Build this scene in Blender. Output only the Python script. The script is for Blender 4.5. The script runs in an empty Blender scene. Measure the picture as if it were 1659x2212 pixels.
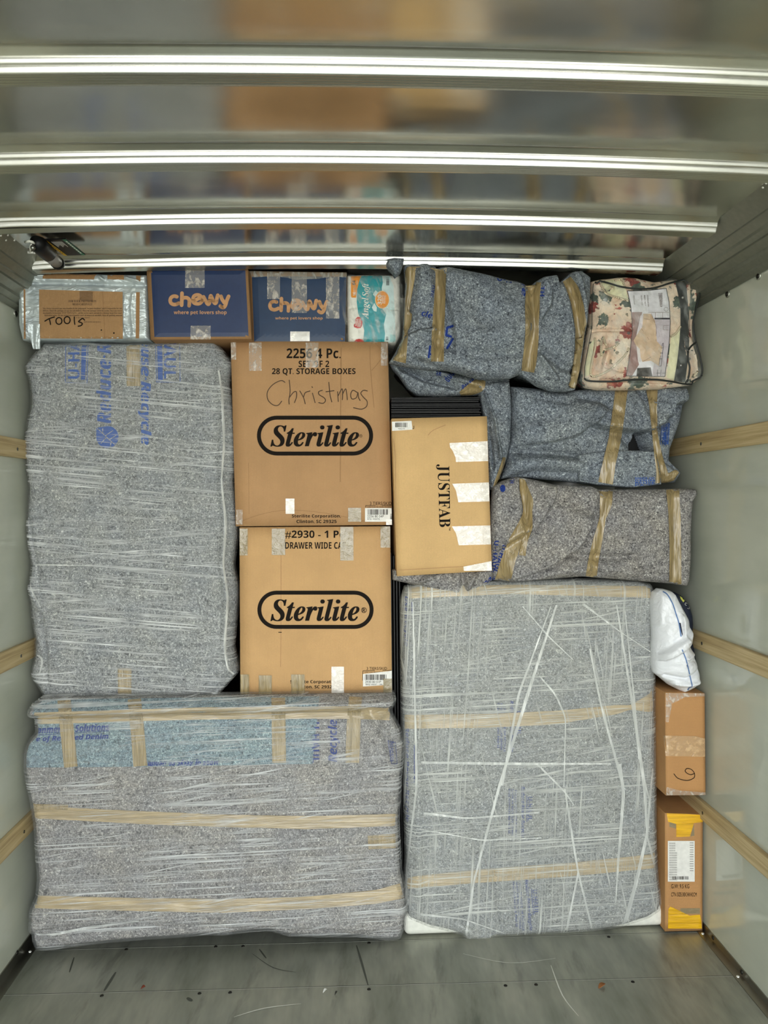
import bpy, bmesh, math, random
import numpy as np
from math import radians, atan, sin, cos, pi
from mathutils import Matrix, Vector, noise
from mathutils.bvhtree import BVHTree
random.seed(7)
S = bpy.context.scene
COL = S.collection

# ---------------------------------------------------------------- camera, world, exposure
W, H, F = 1659.0, 2212.0, 1661.0
CAMZ = 1.63
cd = bpy.data.cameras.new('camera'); cam = bpy.data.objects.new('camera', cd); COL.objects.link(cam)
cd.sensor_fit = 'VERTICAL'; cd.sensor_height = 36.0; cd.lens = F/H*36.0
cd.clip_start = 0.02; cd.clip_end = 200
RM = Matrix.Rotation(-atan(80/F), 3, 'Z') @ Matrix.Rotation(radians(90)-atan(24/F), 3, 'X') @ Matrix.Rotation(radians(-0.6), 3, 'Z')
cam.matrix_world = Matrix.Translation((0, 0, CAMZ)) @ RM.to_4x4()
S.camera = cam
S.view_settings.view_transform = 'Standard'; S.view_settings.look = 'None'
S.view_settings.gamma = 1; S.view_settings.use_curve_mapping = False
S.view_settings.exposure = 0.46
wd = bpy.data.worlds.new('daylight'); S.world = wd; wd.use_nodes = True
wn = wd.node_tree; wn.nodes.clear()
bg = wn.nodes.new('ShaderNodeBackground'); wo = wn.nodes.new('ShaderNodeOutputWorld')
tc = wn.nodes.new('ShaderNodeTexCoord'); sp = wn.nodes.new('ShaderNodeSeparateXYZ'); rp = wn.nodes.new('ShaderNodeValToRGB')
wn.links.new(tc.outputs['Generated'], sp.inputs[0]); wn.links.new(sp.outputs['Z'], rp.inputs[0])
rp.color_ramp.elements[0].position = 0.0; rp.color_ramp.elements[0].color = (1.0, 1.0, 0.96, 1)
rp.color_ramp.elements[1].position = 0.6; rp.color_ramp.elements[1].color = (0.80, 0.90, 1.0, 1)
wn.links.new(rp.outputs[0], bg.inputs[0]); bg.inputs[1].default_value = 4.6
wn.links.new(bg.outputs[0], wo.inputs[0])
sd_ = bpy.data.lights.new('sun', 'SUN'); sd_.energy = 11; sd_.angle = radians(1.5); sd_.color = (1.0, .97, .92)
so = bpy.data.objects.new('sun', sd_); COL.objects.link(so); so.rotation_euler = (radians(-28), radians(6), 0)   # high, from beyond the cab, lights the yard
S.cycles.max_bounces = 10; S.cycles.transparent_max_bounces = 24
S.cycles.glossy_bounces = 5; S.cycles.diffuse_bounces = 5
# sky portal in the open rear doorway
ld = bpy.data.lights.new('doorway_portal', 'AREA'); ld.shape = 'RECTANGLE'; ld.size = 2.6; ld.size_y = 2.7
ld.cycles.is_portal = True
lo = bpy.data.objects.new('doorway_portal', ld); COL.objects.link(lo)
lo.location = (0.07, -0.75, 1.25); lo.rotation_euler = (radians(90), 0, 0)

# ---------------------------------------------------------------- projection helpers
def ray(px, py):
    return RM @ Vector(((px-W/2)/F, (H/2-py)/F, -1.0))
C0 = Vector((0, 0, CAMZ))
def at(px, py, Y):
    d = ray(px, py); return C0 + d*(Y/d.y)
def atz(px, py, z):
    d = ray(px, py); return C0 + d*((z-CAMZ)/d.z)
def atx(px, py, x):
    d = ray(px, py); return C0 + d*(x/d.x)

# ---------------------------------------------------------------- materials
def srgb(r, g, b):
    f = lambda c: (c/255/12.92 if c/255 <= .04045 else ((c/255+.055)/1.055)**2.4)
    return (f(r), f(g), f(b), 1)
MATS = {}
class N:
    def __init__(s, name):
        s.m = bpy.data.materials.new(name); s.m.use_nodes = True; s.t = s.m.node_tree
        s.b = s.t.nodes['Principled BSDF']; s.out = s.t.nodes['Material Output']
    def n(s, kind, **kw):
        x = s.t.nodes.new('ShaderNode'+kind)
        for k, v in kw.items(): setattr(x, k, v)
        return x
    def l(s, a, b): s.t.links.new(a, b)
    def coord(s, scale=(1, 1, 1), rot=(0, 0, 0)):
        c = s.n('TexCoord'); m = s.n('Mapping'); m.inputs['Scale'].default_value = scale; src = c.outputs['Object']
        if any(rot):
            m0 = s.n('Mapping'); m0.inputs['Rotation'].default_value = rot; s.l(src, m0.inputs[0]); src = m0.outputs[0]
        s.l(src, m.inputs[0]); return m.outputs[0]
    def noise(s, co, scale, detail=2, rough=.5, dist=0):
        x = s.n('TexNoise'); x.inputs['Scale'].default_value = scale; x.inputs['Detail'].default_value = detail
        x.inputs['Roughness'].default_value = rough; x.inputs['Distortion'].default_value = dist
        s.l(co, x.inputs['Vector']); return x.outputs['Fac']
    def ramp(s, fac, stops, interp='LINEAR'):
        r = s.n('ValToRGB'); cr = r.color_ramp; cr.interpolation = interp
        while len(cr.elements) < len(stops): cr.elements.new(0.5)
        for e, (p, c) in zip(cr.elements, stops):
            e.position = p; e.color = c if len(c) == 4 else (*c, 1)
        s.l(fac, r.inputs[0]); return r.outputs[0]
    def mul(s, a, b, op='MULTIPLY'):
        x = s.n('Math', operation=op)
        for i, v in enumerate((a, b)):
            if isinstance(v, (int, float)): x.inputs[i].default_value = v
            else: s.l(v, x.inputs[i])
        return x.outputs[0]
    def mix(s, fac, a, b, mode='MIX'):
        x = s.n('MixRGB', blend_type=mode)
        for i, v in enumerate((fac, a, b)):
            if isinstance(v, (int, float)): x.inputs[i].default_value = v
            elif isinstance(v, tuple): x.inputs[i].default_value = v
            else: s.l(v, x.inputs[i])
        return x.outputs[0]
    def bump(s, h, strength=.3, dist=.002):
        b = s.n('Bump'); b.inputs['Strength'].default_value = strength; b.inputs['Distance'].default_value = dist
        s.l(h, b.inputs['Height']); s.l(b.outputs[0], s.b.inputs['Normal'])
def gl(v): return (v, v, v, 1)
def plain(name, col, rough=.6, metal=0, spec=.5):
    if name in MATS: return MATS[name]
    n = N(name); n.b.inputs['Base Color'].default_value = srgb(*col)
    n.b.inputs['Roughness'].default_value = rough; n.b.inputs['Metallic'].default_value = metal
    n.b.inputs['Specular IOR Level'].default_value = spec
    co = n.coord(); f = n.noise(co, 60, 2)
    c = srgb(*col)
    n.l(n.ramp(f, [(.3, tuple(x*.93 for x in c[:3])), (.7, tuple(min(1, x*1.06) for x in c[:3]))]), n.b.inputs['Base Color'])
    MATS[name] = n.m; return n.m
def pad_mat(name, mid, light, dark, blue=.0):
    n = N(name); co = n.coord()
    a = n.noise(co, 190, 3, .7, .8); b = n.noise(n.coord((1, 1, 1), (.3, .4, .2)), 62, 3, .7, 1.4); c = n.noise(co, 9, 3, .6)
    s1 = n.ramp(a, [(.32, srgb(*dark)), (.46, srgb(*mid)), (.54, srgb(*mid)), (.66, srgb(*light))])
    s2 = n.ramp(b, [(.32, srgb(52, 54, 60)), (.45, (.42, .42, .42, 1)), (.55, (.5, .5, .5, 1)), (.67, srgb(236, 236, 230))])
    m = n.mix(.75, s1, s2, 'OVERLAY')
    tint = n.ramp(c, [(.35, (.88, .90, .96, 1)), (.65, (1.06, 1.04, 1.0, 1))])
    m = n.mix(.8, m, tint, 'MULTIPLY')
    v = n.n('TexVoronoi'); v.inputs['Scale'].default_value = 130; n.l(co, v.inputs['Vector'])
    sp_ = n.ramp(v.outputs['Distance'], [(.05, gl(1)), (.16, gl(0))])
    pick = n.ramp(n.noise(n.coord((1, 1, 1), (.1, .9, .4)), 55, 1), [(.52, gl(0)), (.56, gl(1))])
    m = n.mix(n.mul(n.mul(sp_, pick), .8), m, srgb(36, 44, 70))
    n.l(m, n.b.inputs['Base Color']); n.b.inputs['Roughness'].default_value = .95; n.b.inputs['Specular IOR Level'].default_value = .15
    n.bump(n.mul(a, b, 'ADD'), .5, .003); MATS[name] = n.m; return n.m
pad_grey = pad_mat('moving_pad_grey', (134, 137, 138), (208, 210, 206), (66, 70, 76))
pad_warm = pad_mat('moving_pad_warm_grey', (138, 135, 133), (208, 206, 200), (72, 70, 70))
pad_slate = pad_mat('moving_pad_slate', (122, 129, 136), (192, 200, 204), (58, 64, 74))
pad_blue = pad_mat('moving_pad_blue', (122, 142, 150), (182, 198, 200), (58, 76, 92))
def film_mat(name, rot=0, cross=0, strength=.5, haze=.06, tint=(238, 240, 240), fine=1.0):  # white streaks: whitish film creases, with wrinkle glints painted into the mask
    n = N(name)
    def st(r, off, sc, lo, hi):
        c = n.coord((1.7, 1.7, sc*fine), (0, r, 0)); f = n.noise(c, 1.0, 3, .75, .25)
        return n.ramp(f, [(lo, gl(0)), (hi, gl(1))])
    low = n.ramp(n.noise(n.coord((2.2, 2.2, 3.2), (0, rot, .0)), 1.9, 3, .6), [(.42, gl(0.16)), (.58, gl(1))])
    m = n.mul(st(rot, 0, 150, .50, .64), low)
    m2 = n.mul(n.mul(st(rot+.16, 0, 90, .56, .68), .8), low)
    m = n.mul(m, m2, 'MAXIMUM')
    if cross:
        low2 = n.ramp(n.noise(n.coord((3, 3, 1.4), (.3, 0, 1.6)), 1.7, 2, .6), [(.40, gl(0)), (.62, gl(1))])
        m3 = n.mul(n.mul(st(pi/2-.06, 0, 130, .50, .64), low2), cross); m = n.mul(m, m3, 'MAXIMUM')
        m4 = n.mul(n.mul(st(pi/2+.22, 0, 60, .60, .70), .8), cross); m = n.mul(m, m4, 'MAXIMUM')
    fac = n.mul(n.mul(m, strength*1.12), haze, 'ADD')
    tr = n.n('BsdfTransparent'); mx = n.n('MixShader'); n.l(fac, mx.inputs[0]); n.l(tr.outputs[0], mx.inputs[1])
    n.b.inputs['Base Color'].default_value = srgb(*tint); n.b.inputs['Roughness'].default_value = .22
    n.b.inputs['Specular IOR Level'].default_value = .8
    n.bump(m, .6, .004); n.l(n.b.outputs[0], mx.inputs[2]); n.l(mx.outputs[0], n.out.inputs[0])
    MATS[name] = n.m; return n.m
film_h = film_mat('stretch_film', -.10, 0, .62, .08)
film_d = film_mat('stretch_film_dresser', .02, 0, .58, .08)
film_x = film_mat('stretch_film_crossed', .03, .95, .52, .14, (240, 242, 236))
def clear_mat(name, base_fac, streak, tint, rough, scale=(30, 30, 140), rot=0, bump=.8):
    n = N(name); c = n.coord(scale, (0, rot, 0)); f = n.noise(c, 1.0, 3, .6, .4)
    fac = n.mul(n.mul(n.ramp(f, [(.48, gl(0)), (.66, gl(1))]), streak), base_fac, 'ADD')
    tr = n.n('BsdfTransparent'); mx = n.n('MixShader'); n.l(fac, mx.inputs[0]); n.l(tr.outputs[0], mx.inputs[1])
    n.b.inputs['Base Color'].default_value = srgb(*tint); n.b.inputs['Roughness'].default_value = rough
    n.b.inputs['Specular IOR Level'].default_value = 1.0
    n.bump(f, bump, .004); n.l(n.b.outputs[0], mx.inputs[2]); n.l(mx.outputs[0], n.out.inputs[0])
    MATS[name] = n.m; return n.m
tape_clear = clear_mat('clear_tape', .26, .5, (222, 214, 202), .18, (60, 60, 40))
tape_glare = clear_mat('clear_tape_glare', .72, .28, (255, 250, 242), .16, (50, 50, 60))  # clear tape with its white glare painted into the base colour
tape_tanclear = clear_mat('tan_clear_tape', .72, .2, (156, 142, 108), .2, (50, 50, 60))
bag_clear = clear_mat('clear_vinyl', .04, .22, (222, 226, 222), .12, (26, 26, 12), .4)
bag_hazy = clear_mat('hazy_plastic', .28, .42, (204, 202, 192), .16, (60, 60, 18), .2)
strand = clear_mat('film_strand', .48, .3, (238, 240, 236), .2, (40, 40, 8))
def tape_mat(name, col, rot=0):
    n = N(name); f = n.noise(n.coord((5, 70, 80) if rot else (90, 90, 7)), 1.0, 3, .6, .5)
    c = srgb(*col)[:3]
    n.l(n.ramp(f, [(.3, tuple(x*.72 for x in c)), (.5, c), (.72, tuple(min(1, x*1.35) for x in c))]), n.b.inputs['Base Color'])
    n.b.inputs['Roughness'].default_value = .25; n.b.inputs['Specular IOR Level'].default_value = .7
    n.b.inputs['Coat Weight'].default_value = .3; n.b.inputs['Coat Roughness'].default_value = .12
    n.bump(f, .9, .006); MATS[name] = n.m; return n.m
tape_v = tape_mat('tan_packing_tape', (150, 131, 92))
tape_hz = tape_mat('tan_packing_tape_flat', (170, 150, 112), pi/2)
def card_mat(name, col, horiz=True):
    n = N(name); c = srgb(*col)[:3]
    f = n.noise(n.coord((2, 2, 2)), 2.5, 5, .65); g = n.noise(n.coord(), 420, 2, .6)
    m = n.ramp(f, [(.3, tuple(x*.90 for x in c)), (.7, tuple(min(1, x*1.06) for x in c))])
    m = n.mix(.5, m, n.ramp(g, [(.3, gl(.84)), (.7, gl(1.08))]), 'MULTIPLY')
    w = n.n('TexWave', wave_type='BANDS', bands_direction='X' if horiz else 'Z'); w.inputs['Scale'].default_value = 55
    w.inputs['Distortion'].default_value = 1.2; w.inputs['Detail'].default_value = 1; n.l(n.coord(), w.inputs['Vector'])
    m = n.mix(.07, m, w.outputs['Color'], 'MULTIPLY')
    n.l(m, n.b.inputs['Base Color']); n.b.inputs['Roughness'].default_value = .72; n.b.inputs['Specular IOR Level'].default_value = .3
    n.bump(n.mul(f, n.mul(w.outputs['Fac'], .06), 'ADD'), .25, .01); MATS[name] = n.m; return n.m
card_a = card_mat('cardboard_brown', (184, 143, 100)); card_b = card_mat('cardboard_tan', (203, 162, 112))
card_c = card_mat('cardboard_pale', (214, 176, 122)); card_d = card_mat('cardboard_dark', (160, 122, 82)); card_e = card_mat('cardboard_ribbed', (190, 142, 92), False)
ink = plain('black_ink', (30, 25, 21), .8, 0, .1); ink_soft = plain('faded_ink', (86, 66, 48), .8); inkbrown = plain('marker_ink', (78, 58, 40), .8)
pad_ink = plain('blue_print', (52, 88, 160), .9, 0, .1); pad_ink_d = plain('dark_blue_print', (38, 58, 128), .9, 0, .1)
navy = plain('navy_print', (28, 48, 88), .45); teal_navy = plain('deep_blue_print', (20, 50, 84), .45); tanprint = plain('kraft_print', (200, 150, 104), .7)
white_p = plain('white_paper', (232, 230, 224), .5); black_p = plain('black_plastic', (10, 10, 12), .45, 0, .3); steel = plain('steel', (150, 150, 145), .3, 1)
dark_metal = plain('dark_metal', (60, 58, 54), .4, .9)

# ---------------------------------------------------------------- object helpers
def thing(name, label, cat, loc=(0, 0, 0), group=None):
    o = bpy.data.objects.new(name, None); COL.objects.link(o); o.location = loc; o.empty_display_size = .05
    o['label'] = label; o['category'] = cat
    if group: o['group'] = group
    return o
def tag(o, label, cat, group=None):
    o['label'] = label; o['category'] = cat
    if group: o['group'] = group
    return o
def origin(p):
    v = Vector((0, 0, 0))
    while p is not None: v += p.location; p = p.parent
    return v
def mk(name, verts, faces, mat, parent=None, smooth=True, base=None, structure=False, label=None):
    off = origin(parent) + (Vector(base) if base is not None else Vector((0, 0, 0)))
    me = bpy.data.meshes.new(name); me.from_pydata([tuple(Vector(v)-off) for v in verts], [], faces); me.update()
    bm = bmesh.new(); bm.from_mesh(me); bmesh.ops.recalc_face_normals(bm, faces=bm.faces)
    bm.to_mesh(me); bm.free()
    if smooth: me.polygons.foreach_set('use_smooth', [True]*len(me.polygons))
    o = bpy.data.objects.new(name, me); COL.objects.link(o); me.materials.append(mat)
    if parent: o.parent = parent
    if base is not None: o.location = base
    if structure: o['kind'] = 'structure'
    if label: o['label'] = label
    return o
def front_fix(o):
    """turn an open sheet so that its faces look at the doorway"""
    me = o.data
    if sum(p.normal.y*p.area for p in me.polygons) > 0: me.flip_normals()
    return o
def box_vf(x0, x1, y0, y1, z0, z1, V=None, Fc=None):
    V = [] if V is None else V; Fc = [] if Fc is None else Fc; b = len(V)
    V += [(x0, y0, z0), (x1, y0, z0), (x1, y1, z0), (x0, y1, z0), (x0, y0, z1), (x1, y0, z1), (x1, y1, z1), (x0, y1, z1)]
    Fc += [tuple(b+i for i in f) for f in ((0, 1, 5, 4), (1, 2, 6, 5), (2, 3, 7, 6), (3, 0, 4, 7), (4, 5, 6, 7), (3, 2, 1, 0))]
    return V, Fc
def bevelled(o, w, seg=2):
    m = o.modifiers.new('bevel', 'BEVEL'); m.width = w; m.segments = seg; m.limit_method = 'ANGLE'; return o
def box(name, x0, x1, y0, y1, z0, z1, mat, parent=None, bev=0, structure=False, label=None):
    V, Fc = box_vf(x0, x1, y0, y1, z0, z1)
    o = mk(name, V, Fc, mat, parent, False, None, structure, label)
    if bev: bevelled(o, bev)
    return o
def tube_vf(pts, r, n=8, caps=True):
    V, Fc = [], []; pts = [Vector(p) for p in pts]
    rs = r if isinstance(r, (list, tuple)) else [r]*len(pts)
    for i, p in enumerate(pts):
        t = (pts[min(i+1, len(pts)-1)]-pts[max(i-1, 0)]).normalized()
        a = t.cross(Vector((0, 0, 1)) if abs(t.z) < .9 else Vector((1, 0, 0))).normalized(); b = t.cross(a)
        for k in range(n):
            th = 2*pi*k/n; V.append(p+(a*cos(th)+b*sin(th))*rs[i])
    for i in range(len(pts)-1):
        for k in range(n): Fc.append((i*n+k, i*n+(k+1) % n, (i+1)*n+(k+1) % n, (i+1)*n+k))
    if caps: Fc.append(tuple(range(n))); Fc.append(tuple((len(pts)-1)*n+k for k in range(n)))
    return V, Fc
def resample(pl, n):
    p = np.array(pl, float); d = np.r_[0, np.cumsum(np.hypot(*(p[1:]-p[:-1]).T))]
    t = np.linspace(0, d[-1], n); return np.c_[np.interp(t, d, p[:, 0]), np.interp(t, d, p[:, 1])]
def smoothed(pl, n, k=2):
    q = resample(pl, n)
    for _ in range(k):
        q[1:-1] = (q[:-2]+2*q[1:-1]+q[2:])/4
    return q
def coons(T, B, L, R, nu, nv, k=3):
    T = smoothed(T, nu, k); B = smoothed(B, nu, k); L = smoothed(L, nv, k); R = smoothed(R, nv, k)
    u = np.linspace(0, 1, nu)[None, :, None]; v = np.linspace(0, 1, nv)[:, None, None]
    return ((1-v)*T[None]+v*B[None]+(1-u)*L[:, None]+u*R[:, None]
            - ((1-u)*(1-v)*T[0]+u*(1-v)*T[-1]+(1-u)*v*B[0]+u*v*B[-1]))
def pl_dist(G, pl):
    p = G.reshape(-1, 2); best = np.full(len(p), 1e9); sgn = np.zeros(len(p)); endf = np.ones(len(p))
    pl = np.array(pl, float)
    for a, b in zip(pl[:-1], pl[1:]):
        ab = b-a; tt = ((p-a)@ab)/(ab@ab); t = np.clip(tt, 0, 1)
        q = a+t[:, None]*ab; d = np.hypot(*(p-q).T); m = d < best
        best[m] = d[m]; cr = ab[0]*(p[:, 1]-a[1])-ab[1]*(p[:, 0]-a[0]); sgn[m] = np.sign(cr[m])
        ex = np.abs(tt-t)*np.hypot(*ab); endf[m] = ex[m]
    return best.reshape(G.shape[:2]), sgn.reshape(G.shape[:2]), endf.reshape(G.shape[:2])
def fold_disp(G, folds, gain=2.3):
    D = np.zeros(G.shape[:2])
    for f in folds:
        f = list(f); f[3] = f[3]*(gain if abs(f[3]) < .1 else 1)
        d, s, e = pl_dist(G, f[1]) if f[0] != 'hole' else (0, 0, 0)
        if f[0] == 'ridge':      # + towards the doorway
            D += f[3]*np.exp(-(d/f[2])**2)
        elif f[0] == 'hole':     # a gap between pads, closed polygon
            p = G.reshape(-1, 2); ins = np.zeros(len(p), bool); q = f[1]
            for (x1, y1), (x2, y2) in zip(q, q[1:]+q[:1]):
                c = (y1 > p[:, 1]) != (y2 > p[:, 1]); c &= p[:, 0] < (x2-x1)*(p[:, 1]-y1)/((y2-y1) or 1e-9)+x1; ins ^= c
            D -= f[3]*ins.reshape(G.shape[:2])
        elif f[0] == 'flap':     # side=f[4] raised, sharp edge, fading over f[2] px
            sd = d*s*f[4]; up = 1/(1+np.exp(-np.clip(sd/1.6, -40, 40)))
            D += f[3]*up*np.exp(-np.maximum(sd, 0)/f[2])*np.exp(-(e/18.0)**2)
            D += -f[3]*.6*(1-up)*np.exp(-np.maximum(-sd, 0)/9.0)*np.exp(-(e/18.0)**2)
    return D
class Surf:
    """a body one can press tape, print and film onto"""
    def __init__(s, objs, Y):
        V, P = [], []
        for o in objs:
            off = origin(o); b = len(V)
            V += [v.co+off for v in o.data.vertices]; P += [tuple(b+i for i in p.vertices) for p in o.data.polygons]
        s.t = BVHTree.FromPolygons(V, P); s.Y = Y
    def __call__(s, px, py, off=0.0):
        d = ray(px, py).normalized(); h = s.t.ray_cast(C0, d, 8)
        if h[0] is None or h[0].y > s.Y+.16:
            p0 = at(px, py, s.Y); q = s.t.find_nearest(p0, .25)
            h0 = q[0] if q[0] is not None else p0
            p = Vector((h0.x, min(h0.y, s.Y+.05), h0.z))
        else: p = h[0]
        return p - d*off
def bundle(name, parent, mat, Y, T, B, L, R, depth, nu=120, nv=120, r=.03, bulge=.01, lump=.006, lscale=9, folds=(), shrink=.03, k=3, seed=0, fine=.0015, base=None):
    G = coons(T, B, L, R, nu, nv, k)
    mpp = Y/F
    u = np.linspace(0, 1, nu)[None, :]; v = np.linspace(0, 1, nv)[:, None]
    wpx = np.hypot(*(G[:, -1]-G[:, 0]).T)[:, None]; hpx = np.hypot(*(G[-1]-G[0]).T)[None, :]
    e = np.minimum(np.minimum(u, 1-u)*wpx, np.minimum(v, 1-v)*hpx)*mpp
    t = np.clip(e/r, 0, 1); rec = r*(1-np.sqrt(1-(1-t)**2))
    cen = np.sin(pi*u)*np.sin(pi*v)
    D = fold_disp(G, folds)*np.clip(e/.012, 0, 1) + bulge*cen
    V = []
    for j in range(nv):
        for i in range(nu):
            p = at(G[j, i, 0], G[j, i, 1], Y)
            n1 = noise.noise(Vector((p.x*lscale+seed, seed*3.1, p.z*lscale)))
            n2 = noise.noise(Vector((p.x*lscale*3.3, seed*1.7+5, p.z*lscale*3.3)))
            n3 = noise.noise(Vector((p.x*95, seed+9, p.z*95)))
            y = p.y+rec[j, i]-D[j, i]-lump*n1-lump*.35*n2*min(1, t[j, i])-fine*n3
            V.append(Vector((p.x, y, p.z)))
    Fc = [(j*nu+i, j*nu+i+1, (j+1)*nu+i+1, (j+1)*nu+i) for j in range(nv-1) for i in range(nu-1)]
    Fc = [f for f in Fc if min(V[q].y for q in f) < Y+.25]      # an opening between pads stays open
    ring = [i for i in range(nu)] + [j*nu+nu-1 for j in range(1, nv)] + [(nv-1)*nu+i for i in range(nu-2, -1, -1)] + [j*nu for j in range(nv-2, 0, -1)]
    c = sum((V[i] for i in ring), Vector())/len(ring); nr = len(ring); prev = ring
    for dy, sh in ((.02, 0.0), (.07, shrink), (depth, shrink)):
        cur = []
        for i in ring:
            p = V[i]; q = Vector((c.x-p.x, 0, c.z-p.z)); q.normalize()
            cur.append(len(V)); V.append(Vector((p.x+q.x*sh, max(Y, p.y-r)+r+dy, p.z+q.z*sh)))
        for a in range(nr): Fc.append((prev[a], prev[(a+1) % nr], cur[(a+1) % nr], cur[a]))
        prev = cur
    Fc.append(tuple(prev))
    return mk(name, V, Fc, mat, parent)
def film(name, src, parent, mat, off=.006, ymax=None):
    me = src.data; o0 = origin(src); V = []
    for v in me.vertices: V.append(v.co+o0+v.normal*off)
    Fc = [tuple(p.vertices) for p in me.polygons if len(p.vertices) <= 4 and (ymax is None or p.center.y+o0.y < ymax)]
    used = sorted({i for f in Fc for i in f}); mp = {a: b for b, a in enumerate(used)}
    return mk(name, [V[i] for i in used], [tuple(mp[i] for i in f) for f in Fc], mat, parent)
def tape(name, surf, parent, pts, mat, off=.003, wr=.0012, step=5, label=None, across=4):
    """pts: (px, py, width px)"""
    p = np.array(pts, float); d = np.r_[0, np.cumsum(np.hypot(*(p[1:, :2]-p[:-1, :2]).T))]
    n = max(3, int(d[-1]/step)); t = np.linspace(0, d[-1], n)
    c = np.c_[np.interp(t, d, p[:, 0]), np.interp(t, d, p[:, 1])]; w = np.interp(t, d, p[:, 2])
    for _ in range(3): c[1:-1] = (c[:-2]+2*c[1:-1]+c[2:])/4
    tg = np.gradient(c, axis=0); tg /= np.hypot(*tg.T)[:, None]; nm = np.c_[-tg[:, 1], tg[:, 0]]
    m = across*2+1; V = []; sd = random.random()*50
    for i in range(n):
        for kx in range(m):
            s = kx/(m-1)-.5; q = c[i]+nm[i]*w[i]*s*(1+.05*noise.noise(Vector((i*.35, sd, 0))))
            V.append(surf(q[0], q[1], off+wr*noise.noise(Vector((s*9, i*.12, sd)))*1.2))
    # bridge hollows like stretched tape
    A = np.array([tuple(v) for v in V]).reshape(n, m, 3)
    for _ in range(2):
        sm = A.copy(); sm[1:-1] = (A[:-2]+2*A[1:-1]+A[2:])/4; A = np.where((sm[..., 1:2] < A[..., 1:2]), sm, A)
    V = [Vector(v) for v in A.reshape(-1, 3)]
    Fc = [(i*m+k, i*m+k+1, (i+1)*m+k+1, (i+1)*m+k) for i in range(n-1) for k in range(m-1)]
    return front_fix(mk(name, V, Fc, mat, parent, label=label))
def sheet(name, surf, parent, T, B, L, R, mat, off=.004, nu=40, nv=30, wr=.001, k=0, label=None):
    G = coons(T, B, L, R, nu, nv, k)
    V = [surf(G[j, i, 0], G[j, i, 1], off+wr*noise.noise(Vector((i*.4, j*.4, 3.3)))) for j in range(nv) for i in range(nu)]
    Fc = [(j*nu+i, j*nu+i+1, (j+1)*nu+i+1, (j+1)*nu+i) for j in range(nv-1) for i in range(nu-1)]
    return front_fix(mk(name, V, Fc, mat, parent, label=label))
def qsheet(name, surf, parent, x0, y0, x1, y1, mat, off=.0015, n=8, wr=0.0, label=None):
    return sheet(name, surf, parent, [(x0, y0), (x1, y0)], [(x0, y1), (x1, y1)], [(x0, y0), (x0, y1)], [(x1, y0), (x1, y1)], mat, off, n, n, wr, label=label)
def drape(name, surf, parent, polys, mat, off=.0012, maxe=None, label=None, verts2=None):
    """flat print: polygons given in picture coordinates pressed onto a surface"""
    bm = bmesh.new()
    if verts2 is not None:
        vs = [bm.verts.new((x, y, 0)) for x, y in verts2]
        for f in polys:
            try: bm.faces.new([vs[i] for i in f])
            except ValueError: pass
    else:
        for pg in polys:
            bm.faces.new([bm.verts.new((x, y, 0)) for x, y in pg])
    bmesh.ops.triangulate(bm, faces=bm.faces)
    if maxe:
        for _ in range(6):
            es = [e for e in bm.edges if e.calc_length() > maxe]
            if not es: break
            bmesh.ops.subdivide_edges(bm, edges=es, cuts=1); bmesh.ops.triangulate(bm, faces=bm.faces)
    bmesh.ops.delete(bm, geom=[v for v in bm.verts if not v.link_faces], context='VERTS')
    bm.verts.index_update()
    V = [surf(v.co.x, v.co.y, off) for v in bm.verts]; Fc = [tuple(v.index for v in f.verts) for f in bm.faces]; bm.free()
    off0 = origin(parent)
    me = bpy.data.meshes.new(name); me.from_pydata([tuple(v-off0) for v in V], [], Fc); me.update()
    o = bpy.data.objects.new(name, me); COL.objects.link(o); me.materials.append(mat); o.parent = parent
    ys = [p.index for p in me.polygons if p.normal.y > 0]
    if ys:
        b2 = bmesh.new(); b2.from_mesh(me); b2.faces.ensure_lookup_table()
        bmesh.ops.reverse_faces(b2, faces=[b2.faces[i] for i in ys]); b2.to_mesh(me); b2.free()
    if label: o['label'] = label
    return o
STY = {'sans': None, 'bold': (0x1D5D4, 0x1D5EE, 0x1D7EC), 'bi': (0x1D63C, 0x1D656, None), 'serif': (0x1D400, 0x1D41A, 0x1D7CE),
       'sbi': (0x1D468, 0x1D482, None), 'script': (0x1D4D0, 0x1D4EA, None)}
def style(s, st):
    b = STY[st]
    if not b: return s
    r = ''
    for c in s:
        if 'A' <= c <= 'Z': r += chr(b[0]+ord(c)-65)
        elif 'a' <= c <= 'z': r += chr(b[1]+ord(c)-97)
        elif c.isdigit() and b[2]: r += chr(b[2]+ord(c)-48)
        else: r += c
    return r
def glyphs(s, st='bold', shear=0, space=1.0):
    c = bpy.data.curves.new('t', 'FONT'); c.body = style(s, st); c.shear = shear; c.space_character = space; c.resolution_u = 4
    o = bpy.data.objects.new('t', c); COL.objects.link(o)
    dg = bpy.context.evaluated_depsgraph_get(); dg.update(); e = o.evaluated_get(dg); me = e.to_mesh()
    v = np.array([(a.co.x, a.co.y) for a in me.vertices]); f = [tuple(p.vertices) for p in me.polygons]
    e.to_mesh_clear(); bpy.data.objects.remove(o); bpy.data.curves.remove(c)
    v -= v.min(0); v /= v.max(0); return v, f
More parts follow.
